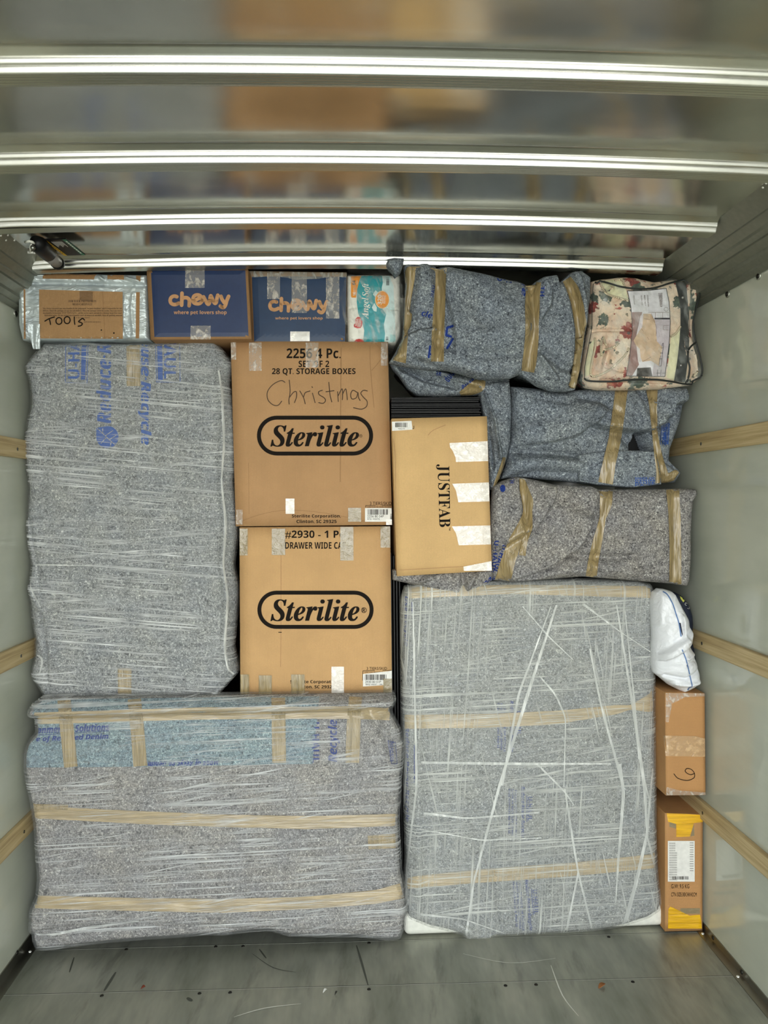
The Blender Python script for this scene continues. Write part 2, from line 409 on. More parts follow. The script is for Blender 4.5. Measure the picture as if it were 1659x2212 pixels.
def text(name, surf, parent, s, quad, mat, st='bold', off=.0012, maxe=None, shear=0, label=None, clip=None):
    """quad: picture points of the text's top-left, top-right, bottom-right, bottom-left (or x0,y0,x1,y1)"""
    v, f = glyphs(s, st, shear)
    if len(quad) == 4 and not isinstance(quad[0], tuple):
        x0, y0, x1, y1 = quad; quad = [(x0, y0), (x1, y0), (x1, y1), (x0, y1)]
    a, b, c, d = [np.array(q, float) for q in quad]
    if st == 'bi':      # heavier face: repeat the glyphs a hair apart
        m_ = len(v); hv = np.vstack([v, v+[[.0022, 0]], v+[[-.0022, 0]]]); f = f+[tuple(i+m_ for i in q) for q in f]+[tuple(i+2*m_ for i in q) for q in f]; v = hv
    U = v[:, :1]; Vv = 1-v[:, 1:]
    P = (1-U)*(1-Vv)*a+U*(1-Vv)*b+U*Vv*c+(1-U)*Vv*d
    if clip:
        f = [t for t in f if all(clip(P[i][0], P[i][1]) for i in t)]
    return drape(name, surf, parent, f, mat, off, maxe, label, verts2=P)
def up(x0, y0, x1, y1): return [(x0, y1), (x0, y0), (x1, y0), (x1, y1)]      # reads from bottom to top
def down(x0, y0, x1, y1): return [(x1, y0), (x1, y1), (x0, y1), (x0, y0)]    # reads from top to bottom
def stroke_polys(pts, w, n=10):
    P = []; pts = [np.array(p, float) for p in pts]
    for i, (a, b) in enumerate(zip(pts[:-1], pts[1:])):
        d = b-a; L = np.hypot(*d)
        if L < 1e-6: continue
        d /= L; nn = np.array([-d[1], d[0]])*w/2; P.append([a+nn, b+nn, b-nn, a-nn])
    for p in pts: P.append([p+w/2*np.array([cos(2*pi*k/n), sin(2*pi*k/n)]) for k in range(n)])
    return P
def spline(pts, n=4):
    q = [np.array(p, float) for p in pts]; out = []
    for i in range(len(q)-1):
        p0, p1, p2, p3 = q[max(i-1, 0)], q[i], q[i+1], q[min(i+2, len(q)-1)]
        for k in range(n):
            t = k/n; out.append(.5*((2*p1)+(-p0+p2)*t+(2*p0-5*p1+4*p2-p3)*t*t+(-p0+3*p1-3*p2+p3)*t**3))
    return out+[q[-1]]
def strokes(name, surf, parent, lines, w, mat, off=.0013, tf=lambda p: p, smooth=True, maxe=None, label=None):
    P = []
    for ln in lines:
        q = [tf(p) for p in ln]; P += stroke_polys(spline(q) if smooth and len(q) > 2 else q, w)
    return drape(name, surf, parent, P, mat, off, maxe, label)
def ellipse(cx, cy, rx, ry, n=28): return [(cx+rx*cos(2*pi*k/n), cy+ry*sin(2*pi*k/n)) for k in range(n)]
def carton(name, label, corners, Y, depth, mat, cat='box', bev=.004, bulge=.0, slant=0.0, group=None):
    """corners: picture points of the front face TL, TR, BR, BL at distance Y"""
    P = [at(*c, Y) for c in corners]
    base = Vector((sum(p.x for p in P)/4, Y+depth/2, min(p.z for p in P)))
    t = thing(name, label, cat, base, group)
    n = 12; V = []; Fc = []
    for j in range(n+1):
        for i in range(n+1):
            u, v = i/n, j/n; p = P[0]*(1-u)*(1-v)+P[1]*u*(1-v)+P[2]*u*v+P[3]*(1-u)*v
            p = p.copy(); e = min(u, 1-u, v, 1-v)
            p.y -= bulge*sin(pi*u)*sin(pi*v)+.0012*noise.noise(p*11); p.y += bev*.8 if e == 0 else 0
            V.append(p)
    m = n+1
    Fc = [(j*m+i, j*m+i+1, (j+1)*m+i+1, (j+1)*m+i) for j in range(n) for i in range(n)]
    ring = list(range(m))+[j*m+n for j in range(1, m)]+[n*m+i for i in range(n-1, -1, -1)]+[j*m for j in range(n-1, 0, -1)]
    b0 = len(V)
    for i in ring: V.append(Vector((V[i].x, Y+depth, V[i].z)))
    L = len(ring)
    for a in range(L): Fc.append((ring[a], ring[(a+1) % L], b0+(a+1) % L, b0+a))
    Fc.append(tuple(range(b0, b0+L)))
    body = mk('carton_body', V, Fc, mat, t, False); 
    for p in body.data.polygons[:n*n]: p.use_smooth = True
    return t, Surf([body], Y), body
# ================================================================ the setting
XL, XR, YB, YF = -1.187, 1.325, 3.75, -0.75
def wall_mat():
    n = N('frp_wall'); co = n.coord()
    f = n.noise(co, 1.6, 4, .6); g = n.noise(n.coord((1, .5, 3)), 3, 4, .7)
    m = n.ramp(f, [(.3, srgb(184, 188, 173)), (.7, srgb(198, 201, 186))])
    m = n.mix(.35, m, n.ramp(g, [(.35, gl(.86)), (.55, gl(1)), (.75, gl(1.06))]), 'MULTIPLY')
    w = n.noise(n.coord((.6, 10, 10)), 3.0, 2, .5)
    n.l(m, n.b.inputs['Base Color'])
    n.l(n.ramp(g, [(.35, gl(.06)), (.7, gl(.15))]), n.b.inputs['Roughness']); n.b.inputs['Specular IOR Level'].default_value = .8
    b = n.n('Bump'); b.inputs['Strength'].default_value = .10; b.inputs['Distance'].default_value = .01; n.l(n.noise(co, 7, 2), b.inputs['Height']); n.l(b.outputs[0], n.b.inputs['Normal'])
    return n.m
def floor_mat():
    n = N('aluminium_floor'); co = n.coord()
    f = n.noise(n.coord((5, 1.2, 1)), 1.3, 4, .65); g = n.noise(n.coord((16, 3.2, 1), (0, 0, .12)), 1.0, 4, .65); s = n.noise(n.coord((1.5, 1.5, 1)), 2, 3)
    m = n.ramp(f, [(.30, srgb(128, 131, 119)), (.5, srgb(154, 155, 143)), (.72, srgb(180, 179, 164))])
    m = n.mix(.75, m, n.ramp(g, [(.32, gl(.66)), (.44, gl(.97)), (.7, gl(1.05))]), 'MULTIPLY')
    n.l(m, n.b.inputs['Base Color']); n.b.inputs['Metallic'].default_value = .5
    n.l(n.ramp(s, [(.35, gl(.30)), (.7, gl(.48))]), n.b.inputs['Roughness'])
    b = n.n('Bump'); b.inputs['Strength'].default_value = .12; b.inputs['Distance'].default_value = .004; n.l(g, b.inputs['Height']); n.l(b.outputs[0], n.b.inputs['Normal'])
    return n.m
def metal_mat(name, col, rough, wav=0.0, strz=(1, 1, 1)):
    n = N(name); n.b.inputs['Metallic'].default_value = 1; c = srgb(*col)[:3]
    f = n.noise(n.coord(strz), 3, 4, .6)
    n.l(n.ramp(f, [(.3, tuple(x*.85 for x in c)), (.7, tuple(min(1, x*1.08) for x in c))]), n.b.inputs['Base Color'])
    n.b.inputs['Roughness'].default_value = rough
    if wav:
        b = n.n('Bump'); b.inputs['Strength'].default_value = wav; b.inputs['Distance'].default_value = .02
        n.l(n.noise(n.coord((1.6, 4.0, 1)), 1.2, 2, .5), b.inputs['Height']); n.l(b.outputs[0], n.b.inputs['Normal'])
    return n.m
door_m = metal_mat('polished_door_panel', (198, 196, 186), .19, .14)
seam_m = metal_mat('bright_seam', (232, 231, 226), .22); strip_m = metal_mat('seam_strip', (196, 194, 180), .26, 0, (1, 90, 1))
rail_m = plain('painted_rail', (128, 130, 117), .42, .6); rail_dark = plain('rail_groove', (118, 120, 108), .45, .6); kick_m = metal_mat('kick_plate', (150, 148, 138), .34)
wallm = wall_mat(); floorm = floor_mat()
fl = box('floor', XL-.02, XR+.02, YF, YB, -.03, 0, floorm, structure=True)
box('wall_left', XL-.03, XL, YF, YB, -.03, 2.75, wallm, structure=True)
box('wall_right', XR, XR+.03, YF, YB, -.03, 2.75, wallm, structure=True)
box('wall_front', XL-.03, XR+.03, YB, YB+.03, -.03, 2.75, wallm, structure=True)
box('ceiling', XL-.03, XR+.03, YF, YB+.03, 2.75, 2.78, rail_m, structure=True)
grd = plain('concrete_yard', (172, 170, 162), .9)
box('ground', -30, 30, -40, 30, -1.0, -.95, grd, structure=True)
# overhead roller door, open: panels between bright rolled seams
dr = bpy.data.objects.new('door_1', None); COL.objects.link(dr); dr['kind'] = 'structure'; dr.location = (0.05, 1.5, 2.5)
ZD = 2.509
def sag(x): return -.019*(x-.08)**2/1.1**2*1.1
seams = [0.30, 0.71, 1.11, 1.524, 1.924, 2.340, 2.745]
DX0, DX1 = -1.085, 1.15
def extrude_x(prof, wob=0.0, seed=0, nx=48):
    V, Fc = [], []; m = len(prof)
    for i in range(nx+1):
        x = DX0+(DX1-DX0)*i/nx
        for (y, z) in prof:
            wz = wob*math.exp(-((x-DX0)/.30)**2)*sin((x-DX0)*11)
            V.append((x, y+seed*0, ZD+z+sag(x)+wz))
    Fc = [(i*m+k, i*m+k+1, (i+1)*m+k+1, (i+1)*m+k) for i in range(nx) for k in range(m-1)]
    return V, Fc
ends = [-.25]+seams+[3.30]
for a, b in zip(ends[:-1], ends[1:]):
    y0 = a+.058 if a > -.2 else a; y1 = b-.012
    prof = [(y0, 0.0)]+[(y0+(y1-y0)*t, -.003*sin(pi*t)) for t in (.2, .4, .6, .8)]
    prof += [(y1-.020, -.0008), (y1-.015, -.0022), (y1-.011, -.0046), (y1-.008, -.0075), (y1-.003, -.0105), (y1, -.0135)]
    V, Fc = extrude_x(prof, .006 if a > 2 else .0); mk('door_panel', V, Fc, door_m, dr)
for y in seams:
    def face(y0, z0, h):      # a convex lip leaning towards the doorway
        out = [(y0, z0)]; yy, zz = y0, z0
        for a_ in np.linspace(radians(6), radians(30), 7):
            yy += h/7*math.tan(a_); zz -= h/7; out.append((yy, zz))
        return out
    f1 = face(y-.012, -.0135, .012); V, Fc = extrude_x(f1+[(f1[-1][0]+.002, f1[-1][1]-.0006), (f1[-1][0]+.004, f1[-1][1]+.001), (f1[-1][0]+.004, f1[-1][1]+.006)], .004 if y > 2 else 0); mk('seam_bead', V, Fc, seam_m, dr)
    f2 = face(f1[-1][0]+.004, f1[-1][1]+.002, .016); V, Fc = extrude_x([(f2[0][0], f2[0][1]+.004)]+f2+[(f2[-1][0]+.003, f2[-1][1]-.0005)], .004 if y > 2 else 0); mk('seam_bead', V, Fc, seam_m, dr)
    ya, za = f2[-1][0]+.003, f2[-1][1]-.0005
    p3 = [(ya, za)]
    for k in range(1, 10): p3.append((ya+.0048*k, za+.0016*(k % 2)))
    p3 += [(ya+.046, za+.001), (ya+.048, 0.0)]
    V, Fc = extrude_x(p3); mk('seam_strip', V, Fc, strip_m, dr, smooth=False)
# ribbed cove rails between wall and door
def cove(name, xw, zw, xd, zd):
    t = bpy.data.objects.new(name, None); COL.objects.link(t); t['kind'] = 'structure'; t.location = ((xw+xd)/2, 1.5, zd)
    n = Vector((zd-zw, 0, -(xd-xw) if False else 0)); a = Vector((xd, 0, zd)); b = Vector((xw, 0, zw)); ab = b-a
    nrm = Vector((-ab.z, 0, ab.x)).normalized()
    if nrm.z > 0: nrm = -nrm
    prof = [(0, 0), (.28, 0), (.31, -.007), (.45, -.007), (.48, 0), (.56, 0), (.60, -.010), (.74, -.010), (.78, 0), (.88, 0), (.90, .006), (1.0, .006)]
    V, Fc = [], []
    for yy in (YF, 3.4):
        for (s, d) in prof:
            p = a+ab*s+nrm*d; V.append((p.x, yy, p.z))
        p = a-nrm*.012; V.append((p.x, yy, p.z+.01))
    m = len(prof)+1
    for k in range(len(prof)-1): Fc.append((k, k+1, m+k+1, m+k))
    Fc.append((0, m-1, 2*m-1, m))
    o = mk('rail_profile', V, Fc, rail_m, t, False)
    return t, o
cvr, cvro = cove('trim_1', XR, 2.345, 1.150, 2.487); cvl, cvlo = cove('trim_2', XL, 2.335, -1.058, 2.487)
def dome(name, p, nrm, r, h, mat, parent):
    nrm = Vector(nrm).normalized(); a = nrm.cross(Vector((.2, .5, .8))).normalized(); b = nrm.cross(a); V = []; n = 12
    for rr, hh in ((1, 0), (.85, .6), (.45, .95)):
        for k in range(n): V.append(p+(a*cos(2*pi*k/n)+b*sin(2*pi*k/n))*r*rr+nrm*h*hh)
    V.append(p+nrm*h); Fc = [(i*n+k, i*n+(k+1) % n, (i+1)*n+(k+1) % n, (i+1)*n+k) for i in range(2) for k in range(n)]+[(2*n+k, 2*n+(k+1) % n, 3*n) for k in range(n)]
    return mk(name, V, Fc, mat, parent)
sR = Surf([cvro], 2.8); sL = Surf([cvlo], 2.8)
def hit(bv, px, py):
    d = ray(px, py).normalized(); return bv.t.ray_cast(C0, d, 8)
for px, py, s, t in [(1425, 586, sR, cvr), (1413, 588, sR, cvr), (1402, 594, sR, cvr), (1418, 594, sR, cvr), (1519, 501, sR, cvr), (1537, 501, sR, cvr), (1507, 510, sR, cvr), (1525, 510, sR, cvr), (1655, 396, sR, cvr), (1648, 405, sR, cvr),
                  (17, 508, sL, cvl), (13, 519, sL, cvl), (31, 519, sL, cvl), (2, 509, sL, cvl)]:
    h = hit(s, px, py)
    if h[0] is not None:
        nn = h[1] if h[1].z < 0 else -h[1]; dome('rivet', h[0], nn, .0035, .0025, plain('rivet_bright', (236, 236, 228), .3, .5), t)
# kick plates: angle plate with a flange on the floor
def kick(name, x, sx):
    t = bpy.data.objects.new(name, None); COL.objects.link(t); t['kind'] = 'structure'; t.location = (x, 1.5, 0)
    zt = .046 if sx < 0 else .030; f = .030
    V = [(x, YF, zt), (x-sx*.004, YF, zt), (x-sx*.004, YF, .006), (x-sx*f, YF, .003), (x-sx*f, YF, 0)]; n = len(V)
    V += [(a, 3.7, c) for a, b, c in V]; Fc = [(k, k+1, n+k+1, n+k) for k in range(n-1)]
    mk('kick_plate', V, Fc, kick_m, t, False); return t
kl = kick('baseboard_left', XL, -1); kr = kick('baseboard_right', XR, 1)
for px, py in ((1540, 2018), (1602, 2097)):
    p = atx(px, py, XR-.004); p.z = .018; dome('rivet', p, (-1, 0, 0), .008, .004, dark_metal, kr)
for px, py in ((37, 2058),):
    p = atx(px, py, XL+.004); dome('rivet', p, (1, 0, 0), .008, .004, dark_metal, kl)
for px, py, t in ((1516, 2017, kr), (1588, 2110, kr), (64, 2056, kl)):
    p = atz(px, py, .004); p.x = (XR-.018) if t is kr else XL+.018; dome('rivet', p, (0, 0, 1), .006, .004, plain('rivet_bright', (236, 236, 228), .3, .5), t)
for px, py in ((1640, 596), (1573, 635), (32, 677)):
    xx = XR if px > 800 else XL; p = atx(px, py, xx); t = cvr if px > 800 else cvl; s = -1 if px > 800 else 1
    V, Fc = tube_vf([p, p+Vector((s*.004, 0, 0))], .013, 16); mk('wall_rivet', V, Fc, plain('rivet_washer', (180, 182, 172), .35, .8), t)
    dome('rivet_head', p+Vector((s*.004, 0, 0)), (s, 0, 0), .009, .005, dark_metal, t)
# wooden rub rails
def wood_mat():
    n = N('raw_pine'); co = n.coord((1, 1, 1)); g = n.noise(n.coord((4, 1.2, 60)), 1.5, 4, .7, .3); f = n.noise(co, 5, 3)
    m = n.ramp(g, [(.3, srgb(158, 134, 94)), (.5, srgb(190, 168, 124)), (.7, srgb(208, 188, 146))])
    m = n.mix(.4, m, n.ramp(f, [(.3, gl(.85)), (.7, gl(1.06))]), 'MULTIPLY')
    n.l(m, n.b.inputs['Base Color']); n.b.inputs['Roughness'].default_value = .65; n.bump(g, .2, .002); return n.m
wood = wood_mat(); k = 3
for z in (1.832, 1.094, .462):
    for s, x in ((1, XL), (-1, XR)):
        h = .034; Vb, Fb = box_vf(min(x, x+s*.018), max(x, x+s*.018), YF, 3.7, z-h, z+h)
        t = mk('trim_%d' % k, Vb, Fb, wood, None, False, ((x, 1.5, z-h)), True); bevelled(t, .003); k += 1
        for yy in (2.80 if s > 0 else 2.78, 1.6):
            p = Vector((x+s*.018, yy, z-.004)); dome('screw_head', p, (s, 0, 0), .0065, .0015, steel, t)
            box('screw_slot', p.x-.0005, p.x+s*.0022, yy-.001, yy+.001, p.z-.005, p.z+.005, black_p, t)
# floor joints, screws
scuff = plain('scuff_mark', (86, 88, 80), .6, .4); jm = plain('joint_line', (214, 214, 204), .6, 0)
def joint(a, b, w=.0016):
    A, B = atz(*a, 0), atz(*b, 0); V = [(A.x, A.y, .0008), (B.x, B.y, .0008), (B.x, B.y+w, .0008), (A.x, A.y+w, .0008)]
    mk('joint_line', V, [(0, 1, 2, 3)], jm, fl, False)
    V = [(A.x, A.y+w*1.6, .0007), (B.x, B.y+w*1.6, .0007), (B.x, B.y+w*2.8, .0007), (A.x, A.y+w*2.8, .0007)]
    mk('joint_gap', V, [(0, 1, 2, 3)], dark_metal, fl, False)
joint((75, 2054), (1508, 2014)); joint((6, 2151), (1590, 2109)); 
for px, py in ((273, 2051), (466, 2045), (525, 2044), (797, 2037), (1315, 2024), (220, 2151), (431, 2146), (497, 2144), (797, 2137), (1092, 2129), (1158, 2127), (1367, 2121)):
    dome('floor_screw', atz(px, py, 0), (0, 0, 1), .0065, .003, dark_metal, fl)
def scr(pts, w, m=scuff):
    P = [atz(*p, .0009) for p in spline(pts)]; V = []; Fc = []
    for i, p in enumerate(P):
        t = (P[min(i+1, len(P)-1)]-P[max(i-1, 0)]).normalized(); nn = Vector((-t.y, t.x, 0))*w*(.3+.7*sin(pi*(i+.5)/len(P)))
        V += [p+nn, p-nn]
    Fc = [(2*i, 2*i+1, 2*i+3, 2*i+2) for i in range(len(P)-1)]
    mk('scratch', V, Fc, m, fl, False)
scr([(770, 2042), (780, 2075), (795, 2128)], .004); scr([(404, 2155), (415, 2162)], .006); scr([(160, 2068), (150, 2100)], .003)
scr([(505, 2197), (570, 2178), (650, 2168)], .002, jm); scr([(1000, 2060), (1100, 2080), (1200, 2070)], .0015, jm); scr([(545, 2060), (590, 2090), (640, 2100)], .0015)
scr([(1190, 2085), (1215, 2150), (1250, 2195)], .002, jm); scr([(250, 2100), (225, 2140)], .005); scr([(560, 2050), (575, 2070)], .003)
# litter on the floor
def leaf(px, py, L, wd_, ang, col, label, cat, name):
    p = atz(px, py, .001); V = []; n = 9
    for i in range(n):
        t = i/(n-1); w = wd_*sin(pi*min(1, t*.92+.04))**.8
        for s in (-1, 0, 1):
            x = (t-.5)*L; y = s*w*.5; V.append(Vector((p.x+x*cos(ang)-y*sin(ang), p.y+x*sin(ang)+y*cos(ang), .002+.012*abs(s)*sin(pi*t)*.5+.006*t)))
    Fc = [(i*3+k, i*3+k+1, i*3+k+4, i*3+k+3) for i in range(n-1) for k in range(2)]
    o = mk(name, V, Fc, plain(name+'_mat', col, .7), None, True, (p.x, p.y, .001)); 
    m = o.modifiers.new('s', 'SOLIDIFY'); m.thickness = .0008; tag(o, label, cat)
leaf(1300, 2132, .030, .016, .5, (150, 96, 52), 'dry brown leaf lying on the metal floor at the right', 'leaf', 'dry_leaf')
leaf(309, 2136, .015, .012, .2, (140, 66, 44), 'tiny reddish brown leaf scrap on the metal floor at the left', 'leaf', 'leaf_scrap')
leaf(702, 2143, .016, .007, .6, (230, 230, 224), 'tiny white paper scrap lying on the metal floor', 'litter', 'paper_scrap')
leaf(726, 2148, .012, .004, .8, (50, 48, 42), 'tiny dark splinter on the metal floor beside the white scrap', 'litter', 'splinter')
# ================================================================ wrapped furniture
# ---- tall wrapped bundle
t = thing('wrapped_bundle', 'tall grey moving-pad bundle in stretch film against the left wall, blue print near top', 'wrapped furniture', at(280, 1510, 3.1))
TL = [(90, 738), (200, 739), (320, 738), (456, 733)]; TB = [(93, 1511), (220, 1511), (340, 1509), (464, 1507)]
TLs = [(90, 738), (47, 787), (58, 821), (62, 868), (52, 915), (47, 953), (51, 1005), (57, 1052), (51, 1136), (56, 1190), (62, 1221), (56, 1281), (63, 1330), (71, 1379), (69, 1420), (60, 1462), (93, 1511)]
TRs = [(456, 733), (478, 755), (500, 785), (491, 820), (499, 878), (506, 953), (504, 1000), (499, 1042), (506, 1102), (508, 1156), (500, 1221), (511, 1275), (505, 1349), (500, 1400), (511, 1454), (464, 1507)]
b = bundle('moving_pad', t, pad_grey, 2.86, TL, TB, TLs, TRs, .55, 120, 200, r=.042, bulge=.0, lump=.004, folds=[
    ('ridge', [(472, 800), (482, 900), (478, 1040), (486, 1140), (480, 1220), (490, 1290), (484, 1400), (494, 1450)], 6, .006),
    ('ridge', [(62, 1120), (80, 1230), (88, 1320), (98, 1400), (105, 1500)], 4, -.005),
    ('flap', [(500, 1460), (480, 1485), (440, 1512)], 30, .010, -1), ('flap', [(150, 1470), (118, 1512)], 14, .004, 1),
    ('ridge', [(57, 1255), (75, 1290), (90, 1320)], 5, .008), ('ridge', [(60, 1222), (80, 1226), (160, 1220)], 3, -.004)], shrink=.04, k=2, seed=1, fine=.001)
s = Surf([b], 2.86)
# prints on the pad, pad side up
clipT = lambda x, y: y > 736
text('pad_print', s, t, 'U-HAUL', up(147, 690, 172, 818), pad_ink, 'bold', maxe=8, clip=clipT)
strokes('print_box', s, t, [[(142, 738), (141, 826), (188, 828), (190, 738)]], 1.4, pad_ink, smooth=False, maxe=8)
drape('print_bar', s, t, [[(176, 738), (187, 738), (184, 820), (175, 820)]], pad_ink, maxe=8)
text('pad_print', s, t, 'Reduce·Reuse', up(208, 650, 240, 915), pad_ink, 'bi', maxe=8, clip=clipT)
text('pad_print', s, t, 'Reduce·Reuse·Recycle', down(298, 560, 327, 960), pad_ink, 'bi', maxe=8, clip=clipT)
text('pad_print', s, t, 'U-HAUL', down(354, 680, 380, 818), pad_ink, 'bold', maxe=8, clip=clipT)
drape('print_bar', s, t, [[(339, 738), (350, 738), (352, 822), (341, 822)]], pad_ink, maxe=8)
strokes('print_box', s, t, [[(336, 738), (338, 825), (389, 826), (388, 738)]], 1.2, pad_ink, smooth=False, maxe=8)
lf = drape('leaf_emblem', s, t, [[(208, 924)]+[(232+24*cos(a), 944+24*sin(a)) for a in np.linspace(-1.5, 3.5, 22)]+[(208, 944)]], pad_ink, maxe=8)
strokes('leaf_veins', s, lf, [[(209, 924), (232, 946), (250, 962)], [(222, 937), (222, 926)], [(236, 950), (251, 940)], [(230, 944), (218, 958)], [(240, 955), (238, 967)], [(228, 941), (244, 930)]], 1.6, pad_grey, .002, smooth=False, maxe=8)
tape('packing_tape', s, t, [(287, 738, 28), (288, 790, 29), (288, 834, 29)], tape_v)
tape('packing_tape', s, t, [(269, 1444, 29), (269, 1508, 29)], tape_v)
film('stretch_film', b, t, film_h, .006, 2.99)
for p in ([(472, 800, 3), (480, 850, 5), (484, 960, 5), (478, 1040, 3), (488, 1130, 6), (482, 1220, 4), (492, 1290, 5), (485, 1400, 5), (492, 1448, 4), (505, 1456, 3)], [(60, 1252, 2), (70, 1280, 4), (88, 1312, 2)], [(80, 1415, 3), (95, 1422, 5), (85, 1455, 2)], [(62, 1221, 2), (85, 1220, 4), (200, 1222, 1)]): tape('film_crease_highlight', s, t, p, strand, .009, .001, 6, across=1)  # film creases; the long pale strip paints the highlight along the right ridge

# ---- wrapped dresser
t = thing('wrapped_dresser', 'wide low dresser wrapped in grey and blue moving pads under stretch film, bottom left', 'wrapped furniture', at(460, 2040, 3.1)*1.0)
t.location.z = 0
DT = [(87, 1513), (150, 1511), (350, 1509), (600, 1506), (849, 1503)]
DB = [(77, 2051), (95, 2054), (145, 2047), (246, 2036), (347, 2029), (434, 2022), (483, 2023), (535, 2016), (579, 2013), (625, 2025), (686, 2026), (773, 2025), (839, 2033), (864, 2030)]
DL = [(87, 1513), (65, 1529), (63, 1541), (74, 1550), (76, 1587), (58, 1607), (51, 1630), (51, 1665), (58, 1706), (65, 1740), (71, 1784), (75, 1842), (80, 1900), (76, 1943), (62, 1972), (61, 2010), (68, 2030), (77, 2051)]
DR = [(849, 1503), (852, 1520), (841, 1532), (844, 1546), (864, 1584), (871, 1619), (864, 1682), (860, 1769), (860, 1798), (864, 1885), (872, 1923), (877, 1972), (871, 2009), (864, 2030)]
b = bundle('moving_pad', t, pad_warm, 2.80, DT, DB, DL, DR, .58, 200, 150, r=.028, bulge=0, lump=.005, lscale=6, folds=[
    ('ridge', [(60, 1536), (400, 1528), (850, 1518)], 9, .016), ('flap', [(80, 2008), (160, 1996), (300, 1990), (860, 2012)], 40, .008, -1),
    ('ridge', [(63, 2022), (110, 2030)], 5, -.01), ('ridge', [(800, 1540), (830, 1580), (850, 1640)], 8, .008), ('ridge', [(835, 1548), (812, 1590)], 4, -.006)], shrink=.035, k=2, seed=4, fine=.001)
s = Surf([b], 2.80)
sheet('blue_pad', s, t, [(84, 1511), (400, 1507), (690, 1504)], [(51, 1658), (200, 1657), (400, 1655), (675, 1650)], [(84, 1511), (66, 1531), (75, 1550), (77, 1587), (58, 1607), (51, 1630), (51, 1658)], [(690, 1504), (682, 1580), (675, 1650)], pad_blue, .004, 90, 34, .001, label='blue denim moving pad folded over the top')
ti = pad_ink_d
clipL = lambda x, y: x > 78
text('pad_print', s, t, 'Environmental Solutions', [(40, 1571), (236, 1562), (236, 1578), (40, 1586)], ti, 'bi', .006, 8, clip=clipL)
text('pad_print', s, t, 'Made of Recycled Denim', [(44, 1592), (234, 1584), (234, 1599), (44, 1606)], ti, 'bi', .006, 8, clip=clipL)
strokes('print_rule', s, t, [[(78, 1588), (236, 1579)]], 1, ti, .006, smooth=False, maxe=8)
text('pad_print', s, t, 'Made of Recycled Denim', [(472, 1656), (320, 1658), (320, 1642), (472, 1640)], ti, 'bi', .006, 8, clip=lambda x, y: y < 1655)
text('pad_print', s, t, 'U-HAUL', down(674, 1560, 690, 1648), ti, 'bold', .004, 8); text('pad_print', s, t, 'Recycle', up(708, 1555, 734, 1646), ti, 'bi', .004, 8)
text('pad_print', s, t, 'THIS PAD IS FOR', down(842, 1602, 850, 1645), ti, 'bold', .004, 8); strokes('print_box', s, t, [[(838, 1600), (854, 1604), (858, 1650), (846, 1650), (838, 1600)]], 1, ti, .004, smooth=False, maxe=8)
for p in ([(138, 1512, 28), (145, 1580, 30), (153, 1657, 29)], [(290, 1510, 29), (297, 1580, 30), (303, 1655, 30)], [(601, 1507, 30), (603, 1648, 30)], [(768, 1505, 28), (764, 1560, 30), (761, 1648, 30)],
          [(74, 1552, 25), (440, 1541, 26), (760, 1539, 27), (842, 1543, 26)], [(66, 1753, 30), (150, 1758, 27), (300, 1766, 28), (480, 1773, 27), (670, 1777, 28), (859, 1771, 26)],
          [(67, 1744, 14), (147, 1745, 14)], [(795, 1820, 30), (858, 1816, 32)], [(76, 1948, 28), (250, 1953, 28), (480, 1957, 30), (671, 1950, 27), (816, 1937, 30), (868, 1924, 32)]):
    tape('packing_tape', s, t, p, tape_hz if p[0][1] == p[-1][1] or abs(p[0][0]-p[-1][0]) > 100 else tape_v, .0075 if p[0][1] < 1700 else .003)
film('stretch_film', b, t, film_d, .010, 2.96)
tape('film_edge', s, t, [(70, 2018, 2), (110, 2020, 5), (190, 2004, 6), (300, 1990, 3)], strand, .012)

# ---- wrapped appliance
t = thing('wrapped_appliance', 'tall square appliance on a white base, in grey pads and crossed stretch film, bottom right', 'wrapped furniture', at(1150, 2020, 3.1)); t.location.z = 0
FT = [(878, 1272), (905, 1263), (1057, 1258), (1202, 1254), (1385, 1259), (1412, 1266)]
FB = [(882, 1990), (930, 2010), (1003, 2026), (1013, 2039), (1093, 2031), (1165, 2026), (1281, 2019), (1350, 2008), (1400, 1992), (1430, 1972)]
FL = [(878, 1272), (870, 1300), (871, 1365), (872, 1582), (876, 1690), (880, 1867), (876, 1940), (882, 1990)]
FR = [(1412, 1266), (1419, 1290), (1420, 1401), (1421, 1582), (1423, 1831), (1427, 1903), (1434, 1950), (1430, 1972)]
b = bundle('moving_pad', t, pad_grey, 2.825, FT, FB, FL, FR, .62, 160, 200, r=.045, bulge=.0, lump=.003, lscale=6, folds=[
    ('ridge', [(1068, 1880), (1075, 1960), (1085, 2010)], 2.5, -.005), ('flap', [(1006, 2000), (1090, 2035)], 20, .008, 1), ('ridge', [(905, 1290), (905, 1980)], 6, .003)], shrink=.02, k=1, seed=6, fine=.0012)
V, Fc = box_vf(at(872, 1900, 2.84).x, at(1436, 1900, 2.84).x, 2.838, 3.40, .004, .085)
o = mk('white_base', V, Fc, plain('white_enamel', (232, 232, 222), .35), t, False); m = o.modifiers.new('b', 'BEVEL'); m.width = .022; m.segments = 4
s = Surf([b], 2.825)
